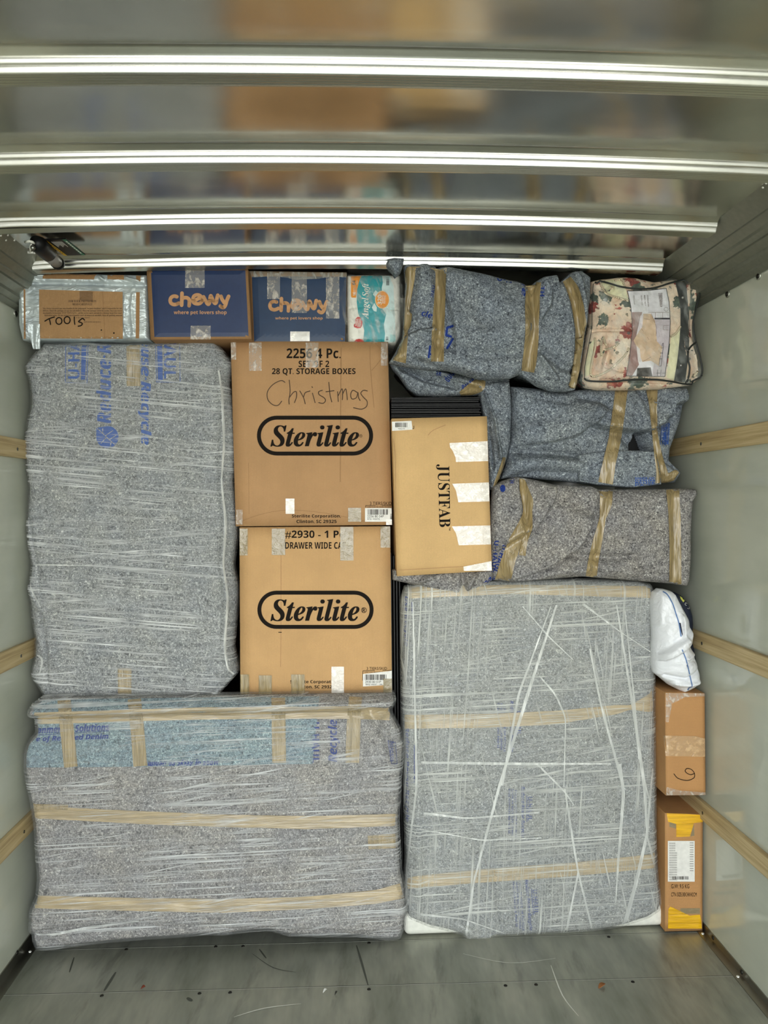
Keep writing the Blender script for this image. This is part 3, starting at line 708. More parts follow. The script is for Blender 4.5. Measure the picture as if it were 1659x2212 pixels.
for (a, x, y, sh) in ((1, 1074, 1512, 0), (1, 1098, 1697, 0), (1, 1106, 1898, 8)):
    L_ = 112; sk = lambda q: [(px+(py-y)*sh/100, py) for px, py in q]
    text('pad_print', s, t, 'Reduce·Reuse·Recycle', sk(down(x+26, y+2, x+36, y+L_)), pad_ink_d, 'bi', .0015, 8)
    text('pad_print', s, t, 'U-HAUL', sk(down(x+42, y+24, x+52, y+76)), pad_ink_d, 'bold', .0015, 8); strokes('print_rule', s, t, [sk([(x+40, y+22), (x+40, y+78)])], 1.5, pad_ink_d, .0015, smooth=False, maxe=8)
    for kx, tx in enumerate(('THIS FURNITURE PAD IS', 'MADE OF RECYCLED DENIM', 'PLEASE REUSE OR RECYCLE')): text('pad_print', s, t, tx, sk(down(x+kx*7, y+6+kx*2, x+4.5+kx*7, y+L_-8+kx*4)), pad_ink_d, 'bold', .0015, 8)
text('pad_print', s, t, 'Use·Recycle', down(872, 1288, 882, 1396), pad_ink_d, 'bi', .0015, 8); text('pad_print', s, t, 'Reduce·Reuse·Recycle', down(874, 1570, 884, 1775), pad_ink_d, 'bi', .0015, 8)
strokes('print_rule', s, t, [[(895, 1610), (895, 1690), (888, 1690)]], 2, pad_ink_d, .0015, smooth=False, maxe=8); strokes('print_rule', s, t, [[(890, 1300), (890, 1325)]], 2, pad_ink_d, .0015, smooth=False, maxe=8)
for p in ([(874, 1559, 30), (1057, 1557, 30), (1202, 1550, 29), (1330, 1533, 20), (1362, 1528, 9), (1395, 1522, 32), (1420, 1514, 48)],
          [(879, 1909, 22), (900, 1905, 26), (1032, 1893, 28), (1129, 1886, 29), (1238, 1878, 29), (1424, 1859, 31)], [(882, 1280, 26), (1100, 1273, 20), (1414, 1279, 26)]):
    tape('packing_tape', s, t, p, tape_hz, .003)
film('stretch_film', b, t, film_x, .007, 3.0)
for p in ([(1202, 1307, 4), (1140, 1500, 7), (1079, 1697, 6), (1024, 1903, 4), (1006, 2026, 5)], [(1190, 1310, 2), (1120, 1500, 5), (1085, 1697, 5)], [(1332, 1307, 3), (1368, 1531, 6), (1392, 1697, 7), (1397, 1800, 3)], [(1350, 1320, 2), (1372, 1531, 4), (1380, 1640, 3)],
          [(1410, 1660, 3), (1397, 1805, 6), (1375, 1903, 8), (1346, 2010, 9)], [(1339, 1650, 6), (1347, 1715, 7), (1335, 1867, 5), (1330, 1950, 2)], [(1220, 1704, 3), (1234, 1795, 5), (1249, 1885, 4), (1281, 2015, 4)], [(1249, 1885, 4), (1236, 1950, 4), (1223, 2016, 6)],
          [(1274, 1401, 3), (1299, 1527, 4), (1346, 1697, 6)], [(1129, 1310, 2), (1185, 1375, 3), (1238, 1425, 2)], [(1260, 1305, 5), (1340, 1365, 2), (1419, 1417, 2)], [(1397, 1805, 4), (1415, 1870, 5), (1432, 1957, 3)], [(892, 1300, 3), (900, 1700, 5), (878, 1880, 3), (878, 1960, 4)],
          [(910, 1647, 5), (1100, 1650, 6), (1320, 1650, 3)], [(915, 1757, 5), (1010, 1768, 4), (1165, 1755, 4)], [(1160, 1650, 4), (1221, 1711, 3), (1240, 1740, 2)], [(900, 1790, 2), (1040, 1815, 3), (1170, 1810, 2)], [(908, 1975, 5), (1000, 1985, 3), (1100, 2020, 2)], [(1165, 1460, 3), (1200, 1500, 4), (1222, 1550, 3), (1218, 1700, 2)]):
    tape('film_strand', s, t, p, strand, .010, .001, 6, across=1)

# ---- black panels on edge in the gap between dresser and appliance
for i in range(4):
    p = at(850+i*6, 1350+i*3, 2.93); xx = .160+i*.011
    V, Fc = box_vf(xx, xx+.007, 2.90+.004*i, 3.30, 0.0, 1.435-.012*i)
    o = mk('black_panel', V, Fc, black_p, None, False, (xx+.0035, 3.1, 0)); bevelled(o, .002)
    tag(o, ('leftmost', 'second from left', 'third from left', 'rightmost')[i]+' thin black panel on edge between dresser and appliance', 'panel', 'black panels on edge')

# ================================================================ cartons
# ---- upper storage carton
t, s, b = carton('storage_carton', 'large brown carton with Christmas handwritten above its oval logo', [(498, 738), (838, 738), (847, 1134), (509, 1137)], 2.86, .42, card_a)
text('printed_text', s, t, '2256 4 Pc.', (619, 752.5, 736, 774), ink); text('printed_text', s, t, 'SET OF 2', (645, 779, 711, 793), ink); text('printed_text', s, t, '28 QT. STORAGE BOXES', (587.5, 795.5, 768, 811), ink)
c4 = lambda p: (480+p[0]/3.19, 550+p[1]/3.19)
strokes('handwriting', s, t, [[(432, 880), (405, 868), (350, 895), (312, 945), (315, 1000), (350, 1035), (385, 1038), (410, 1010)], [(462, 865), (468, 940), (460, 1000), (462, 1030)], [(463, 985), (490, 950), (510, 945), (512, 980), (498, 1020)],
    [(535, 940), (560, 985), (572, 1028)], [(560, 985), (572, 952), (605, 940)], [(622, 955), (640, 1020)], [(618, 910), (622, 916)], [(690, 935), (665, 945), (668, 965), (700, 985), (712, 1005), (695, 1025), (665, 1020)],
    [(735, 880), (742, 960), (755, 1015)], [(715, 945), (770, 938)], [(795, 945), (800, 1012)], [(798, 975), (825, 925), (830, 960), (828, 1000)], [(828, 965), (850, 925), (858, 960), (862, 1000)],
    [(930, 950), (900, 935), (885, 965), (895, 995), (925, 985), (935, 950), (940, 985), (950, 1005)], [(1000, 940), (975, 935), (955, 955), (975, 985), (998, 1010), (995, 1045), (960, 1065), (905, 1055)]], 1.9, inkbrown, tf=c4)
def logo(x0, y0, x1, y1, w, tx):
    r = (y1-y0)/2-w/2; cy = (y0+y1)/2; a, c = x0+w/2+r, x1-w/2-r
    out = [(a+(r+w/2)*cos(q), cy+(r+w/2)*sin(q)) for q in np.linspace(pi/2, 3*pi/2, 24)]+[(c+(r+w/2)*cos(q), cy+(r+w/2)*sin(q)) for q in np.linspace(-pi/2, pi/2, 24)]
    inn = [(a+(r-w/2)*cos(q), cy+(r-w/2)*sin(q)) for q in np.linspace(pi/2, 3*pi/2, 24)]+[(c+(r-w/2)*cos(q), cy+(r-w/2)*sin(q)) for q in np.linspace(-pi/2, pi/2, 24)]
    n = len(out); drape('logo_outline', s, t, [[out[i], out[(i+1) % n], inn[(i+1) % n], inn[i]] for i in range(n)], ink)
    text('logo_lettering', s, t, 'Sterilite', tx, ink, 'sbi')
    # heavier strokes: second pass a hair to the side
    text('logo_lettering', s, t, 'Sterilite', (tx[0]+1.6, tx[1], tx[2]+1.6, tx[3]), ink, 'sbi', .0014)
logo(555, 898, 806, 984, 8.5, (584, 918, 774, 965)); text('printed_text', s, t, '®', (776, 938, 783, 945), ink, 'sans')
text('printed_text', s, t, 'Sterilite Corporation,', (630.5, 1111, 736, 1120), ink); text('printed_text', s, t, 'Clinton, SC 29325', (640.6, 1122.5, 727, 1131), ink); text('printed_text', s, t, '3 TIERS/SKID', (799, 1084, 846, 1091), ink, 'sans')
def barcode(x0, y0, x1, y1, vertical=False, name='barcode', off=.0026, seed=1):
    rnd = random.Random(seed); P = []; x = x0 if not vertical else y0; e = x1 if not vertical else y1
    while x < e-1:
        w = rnd.choice((.8, 1.2, 1.8)); w = min(w, e-x)
        P.append([(x, y0), (x+w, y0), (x+w, y1), (x, y1)] if not vertical else [(x0, x), (x1, x), (x1, x+w), (x0, x+w)]); x += w+rnd.choice((.8, 1.0, 1.6))
    drape(name, s, t, P, ink, off)
strokes('print_box', s, t, [[(790, 1096), (790, 1092), (847, 1092)]], 1, ink, smooth=False); text('printed_text', s, t, 'Label must be inside the box', (793, 1093, 844, 1096.5), ink, 'sans')
t0 = t; t = qsheet('paper_label', s, t, 788.5, 1097.5, 847.5, 1127, white_p, .002); barcode(794, 1100, 838, 1112); text('printed_text', s, t, '2256 80 04P', (793.5, 1113, 829, 1118), ink, 'sans', .0028); text('printed_text', s, t, 'RFID WHITE', (793.5, 1119.5, 820, 1123), ink, 'sans', .0028); barcode(843, 1110, 847, 1124, True); t = t0
strokes('crease', s, t, [[(737, 740), (736, 860), (735, 1040)]], 2.2, card_d, .0009); strokes('crease', s, t, [[(800, 740), (800, 790), (808, 880)], [(811, 742), (828, 760), (820, 780), (803, 800)]], 1.4, card_d, .0009); strokes('crease', s, t, [[(537, 1000), (538, 1110)], [(512, 1130), (560, 1112), (620, 1102), (700, 1108), (800, 1128)]], 1.0, card_d, .0009)
for q in ((538, 740, 565, 801, tape_clear), (660, 740, 688, 794, tape_clear), (499, 738, 510, 777, tape_clear), (823, 740, 837, 790, tape_clear), (617, 1077, 636, 1110, tape_glare), (752, 1097, 780, 1127, tape_tanclear), (510, 1101, 524, 1133, tape_clear), (834, 1122, 847, 1134, tape_glare)):
    qsheet('clear_tape', s, t, *q[:4], q[4], .0035, 10, .0008)
# ---- lower storage carton
t, s, b = carton('storage_carton', 'large brown carton reading 2930 below the handwritten one, tan tape along its bottom', [(517, 1139), (843, 1137), (847, 1499), (519, 1502)], 2.87, .42, card_b)
text('printed_text', s, t, '#2930 - 1 Pc.', (616, 1146, 748, 1163.5), ink); text('printed_text', s, t, 'DRAWER WIDE CART', (616, 1171, 757, 1185.5), ink)
logo(556, 1276, 807, 1358.5, 8.5, (584, 1294, 775, 1342)); text('printed_text', s, t, 'R', (783, 1314, 789, 1322), ink, 'bold')
strokes('print_ring', s, t, [ellipse(786, 1318, 5.4, 5.4, 20)+[(791.4, 1318)]], 1.2, ink, smooth=False)
text('printed_text', s, t, 'Sterilite Corporation,', (627, 1469, 733, 1478), ink, clip=lambda x, y: x < 720); text('printed_text', s, t, 'Clinton, SC 29325', (637, 1480, 723, 1488), ink, clip=lambda x, y: x < 720); text('printed_text', s, t, '3 TIERS/SKID', (792, 1441, 836, 1447), ink, 'sans')
strokes('print_tick', s, t, [[(602, 1366), (608, 1366)]], 1.6, ink, smooth=False); strokes('print_box', s, t, [[(783, 1470), (784, 1449), (846, 1448)]], 1, ink, smooth=False); text('printed_text', s, t, 'Label must be inside the box', (787, 1450, 838, 1453), ink, 'sans')
t0 = t; t = drape('paper_label', s, t, [[(784, 1456), (847, 1449), (847, 1479), (784, 1483)]], white_p, .002, 12); barcode(788, 1457, 835, 1469, seed=3); text('printed_text', s, t, '2930 80 01P', (789, 1470.5, 823, 1475.5), ink, 'sans', .0028); text('printed_text', s, t, 'RFID WHT - 1PK', (790, 1477, 827, 1480.5), ink, 'sans', .0028); t = t0
strokes('crease', s, t, [[(607, 1200), (607, 1350), (606, 1440)]], 1.6, card_a, .0009)
for q in ((587, 1142, 616, 1199, tape_tanclear), (735, 1138, 763.5, 1211, tape_tanclear), (513, 1142, 535, 1200, tape_tanclear), (822, 1137, 843, 1183, tape_tanclear), (517, 1457, 538, 1500, tape_v), (559, 1459, 587, 1501, tape_v), (629, 1457, 658, 1500, tape_v), (716, 1440, 743, 1497, tape_glare), (828, 1466, 847, 1497, tape_tanclear)):
    qsheet('packing_tape', s, t, *q[:4], q[4], .0035, 10, .0008)
# ---- shoe-store carton
t, s, b = carton('tall_carton', 'pale tan carton standing on end with sideways black lettering and three shiny tapes', [(846, 904), (1052, 899), (1063, 1233), (858, 1245)], 2.80, .36, card_c)
text('printed_text', s, t, 'JUSTFAB', [(971, 1003), (973.5, 1138), (946, 1139), (942, 1003)], ink, 'serif'); text('printed_text', s, t, 'TM', [(973, 1139), (973, 1146), (970, 1146), (970, 1139)], ink)
t0 = t; t = drape('paper_label', s, t, [[(846.5, 911), (889, 909), (891, 928), (847, 931)]], white_p, .002, 12); barcode(854, 913, 881, 923, seed=5); text('printed_text', s, t, 'P00021476', (860, 925, 875, 927.5), ink, 'sans', .0028); t = t0; strokes('print_corner', s, t, [[(891, 926), (894, 926), (894, 920)]], 1, ink, smooth=False)
for P in ([(971, 957), (1053, 953), (1055, 996), (985, 998), (984, 988), (978, 974), (972, 966)], [(977, 1045), (1056, 1042), (1058, 1083), (990, 1085), (985, 1060)], [(976, 1137), (1059, 1135), (1061, 1176), (991, 1178), (985, 1152)], [(1001, 1224), (1062, 1212), (1063, 1233), (1002, 1233)]):
    drape('clear_tape', s, t, [P], tape_glare, .003, 6)
strokes('crease', s, t, [[(850, 950), (854, 1000), (855, 1200)], [(925, 940), (935, 930), (962, 918)], [(858, 1232), (960, 1226), (1062, 1221)]], 1.3, card_a, .0009)
# ---- stack of black slats on it
for i in range(11):
    y = 859.5+i*4.0; xr = 1038-(i*7 % 5)+.4*i; a_, b_ = at(845, y+1.6, 2.845), at(xr, y+1.6-(i % 3)*.4, 2.845)
    V, Fc = box_vf(a_.x, b_.x, 2.845+.003*(i % 4), 3.15, min(a_.z, b_.z), min(a_.z, b_.z)+.0058)
    o = mk('black_panel', V, Fc, black_p, None, False, ((a_.x+b_.x)/2, 3.0, min(a_.z, b_.z))); bevelled(o, .0015)
    tag(o, {0: 'topmost thin black panel of the flat stack on the pale tan carton', 10: 'lowest thin black panel of the flat stack, touching the pale tan carton'}.get(i, 'thin black panel inside the flat stack on the pale tan carton'), 'panel', 'black panels stacked flat')
# ---- pet-supply cartons
def pets(label, corners, nv_, Y, navm, lt, sc, tag_q, col):
    global t, s, b
    t, s, b = carton('printed_carton', label, corners, Y, .34, col)
    drape('printed_panel', s, t, [nv_], navm, .001, 12)
    L = [[(300, 232), (240, 217), (170, 245), (140, 315), (165, 390), (240, 420), (305, 405), (345, 385)], [(422, 147), (418, 300), (414, 435)], [(418, 275), (470, 257), (540, 257), (590, 300), (597, 380), (592, 447)],
         [(700, 335), (790, 290), (885, 246)], [(885, 246), (850, 205), (780, 188), (710, 218), (682, 300), (705, 375), (790, 402), (860, 383), (900, 335), (915, 300)],
         [(937, 235), (975, 310), (1020, 390), (1050, 412), (1072, 390), (1088, 300), (1104, 215), (1122, 225), (1152, 300), (1195, 378), (1220, 390), (1242, 360), (1262, 250), (1276, 195)],
         [(1354, 222), (1382, 300), (1432, 375)], [(1535, 222), (1490, 330), (1462, 430), (1420, 485), (1370, 480), (1338, 455)]]
    strokes('logo_lettering', s, t, L, sc*7.9, tanprint, .0018, tf=lt)
    text('printed_text', s, t, 'where pet lovers shop', tag_q, tanprint, 'bold', .0018)
pets('navy fronted brown carton beside the silver-taped box, on the tall bundle', [(316, 580), (535, 580), (543, 732), (325, 733)], [(326, 585), (530, 584), (537, 727), (333.5, 728)], 2.80, navy,
     lambda p: (355+p[0]/11.06, 620+p[1]/11.06), 1.0, (375.5, 670.5, 489.5, 681), card_d)
for q in ((400, 579, 442, 622), (411.5, 703.5, 455, 733)): qsheet('clear_tape', s, t, *q, tape_clear, .003, 10, .001)
pets('deep blue fronted carton with crinkled clear tape, on the Christmas carton', [(538, 585), (749, 588), (746, 738), (547, 738)], [(544, 597), (748.5, 597.5), (745.5, 737.5), (549, 737.5)], 2.86, teal_navy,
     lambda p: (570+(p[0]*.975+8)/11.06, 640+((p[1]-100)*.985+8)/11.06), .98, (594.5, 684, 697, 692), card_d)
for q in ((577, 590, 605, 646, tape_clear), (630, 588, 663, 676, tape_tanclear), (704, 597, 733, 688, tape_clear), (627, 716, 669, 737, tape_glare)): qsheet('clear_tape', s, t, *q[:4], tape_clear if q[4] is not tape_glare else tape_glare, .003, 12, .0015)
drape('film_top', s, t, [[(538, 585), (749, 588), (748, 600), (720, 596), (690, 602), (660, 596), (640, 604), (600, 597), (544, 599)]], bag_hazy, .003, 8)
# ---- silver-taped box
def foil_mat():
    n = N('silver_duct_tape'); co = n.coord(); f = n.noise(n.coord((14, 14, 30)), 1.0, 3, .6, .8); g = n.noise(n.coord((5, 5, 5), (.4, .2, 0)), 3, 2)
    n.l(n.ramp(g, [(.3, srgb(178, 188, 192)), (.7, srgb(206, 214, 214))]), n.b.inputs['Base Color'])
    n.b.inputs['Metallic'].default_value = .35; n.b.inputs['Roughness'].default_value = .34; n.bump(f, .8, .012); return n.m
foil = foil_mat()
t = thing('taped_box', 'box covered in silver duct tape with TOOLS written on it, top left corner', 'box', at(180, 733, 3.0))
b = bundle('foil_body', t, foil, 2.82, [(39, 591), (120, 588), (200, 590), (316, 592)], [(46, 733), (120, 732), (250, 732), (320, 732)], [(39, 591), (37, 640), (38, 700), (46, 733)], [(316, 592), (318, 640), (320, 700), (320, 732)], .30, 90, 60, r=.014, bulge=0, lump=.0015, lscale=16,
    folds=[('ridge', [(38, 612), (100, 611), (200, 613), (316, 616)], 4, -.006), ('ridge', [(55, 600), (95, 596)], 2.5, .006), ('ridge', [(40, 602), (60, 612)], 3, .008), ('ridge', [(210, 592), (222, 604)], 2, .006), ('ridge', [(272, 600), (300, 608)], 2, .006), ('ridge', [(48, 640), (50, 700), (60, 728)], 2, .004), ('ridge', [(270, 640), (268, 700), (276, 728)], 2, .004), ('ridge', [(288, 634), (284, 660), (288, 720)], 2, .004)], shrink=.003, k=1, seed=8, fine=.0016)
s = Surf([b], 2.82)
for P in ([(84.5, 625.5), (265, 630.5), (265.5, 732), (84.5, 731)], [(93, 589.5), (207, 590), (203, 603.5), (92, 602)], [(232, 590), (267, 591), (268, 604), (232, 603)], [(51, 625), (54.5, 625), (55.5, 732), (51.5, 732)], [(294, 631), (302, 631), (300.5, 731), (293, 731)], [(294, 595), (304, 593), (303, 608), (294, 607)]):
    drape('cardboard_patch', s, t, [P], card_d if P[0][0] != 84.5 else card_mat('cardboard_tools', (172, 134, 92)), .002, 8)
drape('tan_sticker', s, t, [[(171.5, 629), (200, 630), (200, 652), (172, 648)]], plain('dark_kraft', (128, 96, 62), .6), .0032, 8)
text('printed_text', s, t, 'FOR YOUR PROTECTION', (148, 648, 208, 653), ink_soft, 'serif', .004, 8); text('printed_text', s, t, 'READ CAREFULLY', (156.5, 655, 200, 659.5), ink_soft, 'serif', .004, 8)
for i, ln in enumerate(('The carrier accepted this merchandise in the judgement "in good condition" and is responsible for safe', 'delivery. Check the packages on type for safe delivery. When the packages arrive by carrier. Once you receive', 'merchandise in damaged, STOP UNPACKING, call the carrier agent and ask for a damage inspection report', 'inspection today. Do not deliver merchandise until all inspected carefully, keep all packing material')):
    text('printed_text', s, t, ln, (92.5+(i == 3)*3, 664.5+i*5, 264, 668.5+i*5), ink_soft, 'serif', .004, 8)
text('printed_text', s, t, 'for the carrier inspector', (164, 685, 194, 688), ink_soft, 'serif', .004, 8); text('printed_text', s, t, 'thank you for your business', (181, 694, 218, 697), ink_soft, 'serif', .004, 8)
tf = lambda p: (30+p[0]/5.53, 570+p[1]/5.53)
strokes('handwriting', s, t, [[(370, 684), (420, 655), (484, 634)], [(420, 655), (432, 690), (438, 724)], ellipse(538, 682, 36, 40, 12)+[(574, 682)], ellipse(636, 672, 36, 42, 12)+[(672, 672)], [(722, 634), (722, 680), (728, 722)], [(844, 672), (822, 652), (800, 664), (772, 690), (800, 700), (818, 716), (800, 738), (768, 744)]], 2.4, ink, .0045, tf=tf, maxe=8)
drape('ink_dot', s, t, [ellipse(219, 713, 1.6, 1.6, 8), ellipse(246, 719.5, 1.8, 1.8, 8)], ink, .0045)
V = []; 
for j in range(13):
    for i in range(7):
        v = j/12; u = i/6; px = (56+v*16)*(1-u)+(86+v*1)*u; py = 700+v*54; p = at(px, py, 2.808-.004*sin(u*9+v*4)+.001*j); V.append(p)
mk('hanging_tape', V, [(j*7+i, j*7+i+1, j*7+i+8, j*7+i+7) for j in range(12) for i in range(6)], foil, t)
strokes('crease', s, t, [[(222, 630), (225, 700), (226, 731)]], 1.2, card_d, .0035)

# ---- toilet paper pack
t = thing('toilet_paper_pack', 'white and teal toilet paper pack in a clear bag on the Christmas carton', 'toilet paper', at(808, 741, 3.0))
wp = plain('white_wrapper', (236, 234, 224), .35)
b = bundle('paper_pack', t, wp, 2.86, [(750, 593), (790, 591), (865, 592)], [(752, 738), (800, 740), (856, 741)], [(750, 593), (750, 665), (752, 738)], [(865, 592), (866, 660), (866, 722), (856, 741)], .22, 60, 70, r=.02, bulge=.008, lump=.002, lscale=18, folds=[('ridge', [(750, 665), (770, 664)], 2, -.004), ('ridge', [(836, 668), (866, 668)], 2, -.004), ('ridge', [(854, 720), (862, 700)], 3, -.003)], shrink=.004, k=1, seed=9, fine=.0006)
s = Surf([b], 2.86); tp = lambda x, y: (725+x/9.217, 560+y/9.217)
def tpoly(P, m, off, name): drape(name, s, t, [[tp(*p) for p in P]], m, off, 7)
teal = plain('teal_print', (0, 150, 160), .35); orange = plain('orange_print', (236, 148, 30), .35); aqua = plain('pale_aqua_print', (208, 230, 228), .35); redp = plain('red_print', (196, 52, 48), .4)
tpoly([(900, 300), (1080, 300), (1100, 420), (1150, 520), (1090, 620), (1000, 660), (960, 980), (1080, 1000), (1180, 1160), (1200, 1660), (960, 1650), (960, 1300), (980, 1090), (900, 700)], aqua, .0012, 'printed_panel')
tpoly([(530, 305), (920, 305), (940, 470), (918, 560), (922, 660), (850, 800), (840, 930), (930, 980), (1005, 1100), (960, 1300), (985, 1480), (970, 1650), (548, 1650), (570, 1420), (530, 1250), (450, 1080), (420, 850), (430, 600), (470, 430)], teal, .0018, 'printed_panel')
tpoly([(320, 305), (528, 305), (468, 430), (428, 600), (405, 765), (325, 765), (306, 740), (306, 320)], orange, .0018, 'printed_panel')
tpoly([(740, 700), (795, 615), (850, 665), (790, 755)], aqua, .0022, 'printed_panel'); tpoly([(720, 960), (770, 870), (820, 960), (815, 1045), (760, 1030)], aqua, .0022, 'printed_panel')
tpoly(ellipse(925, 805, 140, 178, 30), plain('light_orange_print', (250, 206, 150), .4), .0022, 'printed_panel'); tpoly(ellipse(930, 805, 130, 165, 30), orange, .0026, 'printed_panel')
tpoly([(385, 1200), (430, 1150), (490, 1150), (532, 1200), (535, 1300), (500, 1370), (430, 1375), (365, 1350), (360, 1310), (390, 1270)], redp, .0018, 'printed_seal'); tpoly([(372, 1645), (400, 1600), (470, 1585), (540, 1600), (570, 1645)], redp, .0022, 'printed_seal')
def ttext(q, st, m, x0, y0, x1, y1, off=.003): a, c = tp(x0, y0), tp(x1, y1); text('printed_text', s, t, q, up(a[0], a[1], c[0], c[1]), m, st, off, 7)
ttext('Angel', 'sbi', wp, 520, 760, 690, 1190); ttext('Soft', 'sbi', wp, 530, 480, 690, 745); ttext('320', 'bold', wp, 836, 708, 915, 905); ttext('SHEETS', 'bold', wp, 925, 720, 955, 880); ttext('PER ROLL', 'bold', wp, 965, 720, 990, 880)
ttext('64', 'bold', ink, 328, 425, 395, 510); ttext('16', 'bold', wp, 345, 655, 402, 725); ttext('mega rolls', 'bold', wp, 352, 570, 375, 645); ttext('regular', 'bold', wp, 415, 415, 440, 505)
ttext('100%', 'bold', wp, 392, 1190, 425, 1330); ttext('HAPPY', 'bold', wp, 430, 1180, 465, 1340); ttext('PROMISE', 'bold', wp, 470, 1185, 500, 1345)
a, c = tp(1008, 370), tp(1068, 520); barcode(a[0], a[1], c[0], c[1], True, off=.003); a, c = tp(1000, 1545), tp(1048, 1625); barcode(a[0], a[1], c[0], c[1], True, off=.003); a, c = tp(1085, 1500), tp(1185, 1640)
qsheet('printed_panel', s, t, a[0], a[1], c[0], c[1], plain('soft_aqua', (160, 206, 204), .4), .003, 4)
bb = bundle('clear_bag', t, bag_hazy, 2.85, [(747, 588), (800, 590), (880, 590)], [(745, 739), (800, 743), (868, 741)], [(747, 588), (738, 610), (729, 650), (742, 700), (745, 739)], [(880, 590), (881, 650), (876, 700), (868, 741)], .24, 50, 60, r=.03, bulge=.012, lump=.004, lscale=20, shrink=.002, k=1, seed=12, fine=.004)
bb.data.materials.clear(); bb.data.materials.append(clear_mat('thin_clear_bag', .05, .30, (214, 212, 204), .15, (44, 44, 16), .3))

# ================================================================ draped pad bundles, right side
# ---- top bundle
t = thing('pad_bundle', 'long pad-wrapped bundle with four tan tape rings, highest on the pile beside the bedding', 'wrapped bundle', at(1060, 838, 3.0))
b = bundle('moving_pad', t, pad_slate, 2.72, [(874, 566), (900, 562), (936, 560), (945, 572), (971, 568), (1007, 576), (1061, 588), (1121, 601), (1150, 612), (1164, 600), (1182, 589), (1209, 586), (1213, 603), (1226, 596), (1240, 581), (1262, 577), (1283, 594)],
    [(842, 778), (871, 785), (919, 793), (971, 795), (1043, 815), (1106, 814), (1130, 803), (1145, 813), (1167, 829), (1197, 840), (1228, 842), (1250, 838)], [(874, 566), (878, 600), (876, 660), (872, 721), (856, 756), (842, 778)], [(1283, 594), (1282, 640), (1275, 691), (1268, 751), (1260, 800), (1250, 838)], .40, 200, 120, r=.05, bulge=.02, lump=.010, lscale=10, shrink=.06, k=1, seed=14, fine=.002, folds=[
    ('ridge', [(936, 560), (946, 620), (950, 700), (945, 780)], 9, -.012), ('ridge', [(1150, 610), (1152, 700), (1144, 806)], 10, -.014), ('ridge', [(1228, 600), (1246, 650), (1256, 720), (1250, 800), (1240, 838)], 10, -.014),
    ('flap', [(958, 600), (962, 640), (975, 690), (982, 750)], 28, .014, -1), ('flap', [(1180, 600), (1192, 630), (1190, 660), (1170, 690)], 30, .014, 1), ('ridge', [(1176, 760), (1215, 790), (1245, 800)], 10, -.014), ('ridge', [(1165, 770), (1200, 820)], 6, .010),
    ('flap', [(1040, 812), (1000, 806), (950, 790), (905, 775)], 25, .014, 1), ('ridge', [(905, 720), (960, 745), (1040, 770), (1120, 760)], 12, -.010), ('ridge', [(985, 600), (1060, 640), (1130, 700)], 26, .010), ('flap', [(878, 725), (905, 712), (930, 712)], 22, .016, 1),
    ('ridge', [(1030, 730), (1130, 715)], 20, .012), ('ridge', [(900, 570), (890, 640), (880, 700)], 8, -.01), ('ridge', [(1244, 590), (1262, 650), (1268, 700)], 9, .012)])
s = Surf([b], 2.72)
kb = bundle('pad_corner', t, pad_slate, 2.705, [(838, 558), (850, 553), (874, 554)], [(852, 588), (856, 592), (866, 584)], [(838, 558), (835, 568), (844, 578), (852, 588)], [(874, 554), (872, 568), (866, 584)], .06, 24, 26, r=.025, bulge=.01, lump=.006, lscale=22, shrink=.01, seed=15)
text('pad_print', s, t, 'U-H', [(1077, 592), (1108, 598), (1104, 612), (1073, 606)], pad_ink_d, 'bold', maxe=8); text('pad_print', s, t, 'Re', down(1127, 598, 1137, 640), pad_ink_d, 'bi', maxe=8); text('pad_print', s, t, 'TH', down(1166, 618, 1176, 640), pad_ink_d, 'bold', maxe=8)
text('pad_print', s, t, 'cle', [(912, 668), (936, 676), (932, 688), (910, 682)], pad_ink_d, 'bi', maxe=8); text('pad_print', s, t, 'HAU', [(930, 640), (934, 616), (940, 618), (936, 642)], pad_ink_d, 'bold', maxe=8)
strokes('pad_print', s, t, [[(978, 704), (966, 708), (964, 724), (974, 727)]], 5, pad_ink_d, maxe=8, smooth=False); strokes('pad_print', s, t, [[(978, 732), (966, 752)]], 5, pad_ink_d, maxe=8, smooth=False); strokes('pad_print', s, t, [[(929, 748), (926, 772)], [(930, 765), (938, 772)]], 4, pad_ink_d, maxe=8, smooth=False)
for p in ([(886, 564, 26), (886, 600, 21), (880, 650, 15), (876, 700, 11), (872, 740, 17), (863, 768, 30), (860, 781, 34)], [(953, 571, 28), (952, 600, 22), (950, 650, 24), (946, 720, 27), (945, 781, 27)], [(1153, 609, 32), (1150, 650, 31), (1149, 730, 29), (1144, 780, 30), (1140, 803, 28)], [(1224, 603, 20), (1238, 625, 26), (1248, 660, 26), (1256, 710, 26), (1256, 760, 27), (1248, 810, 28), (1240, 840, 20)]):
    tape('packing_tape', s, t, p, tape_v, .004, .003)
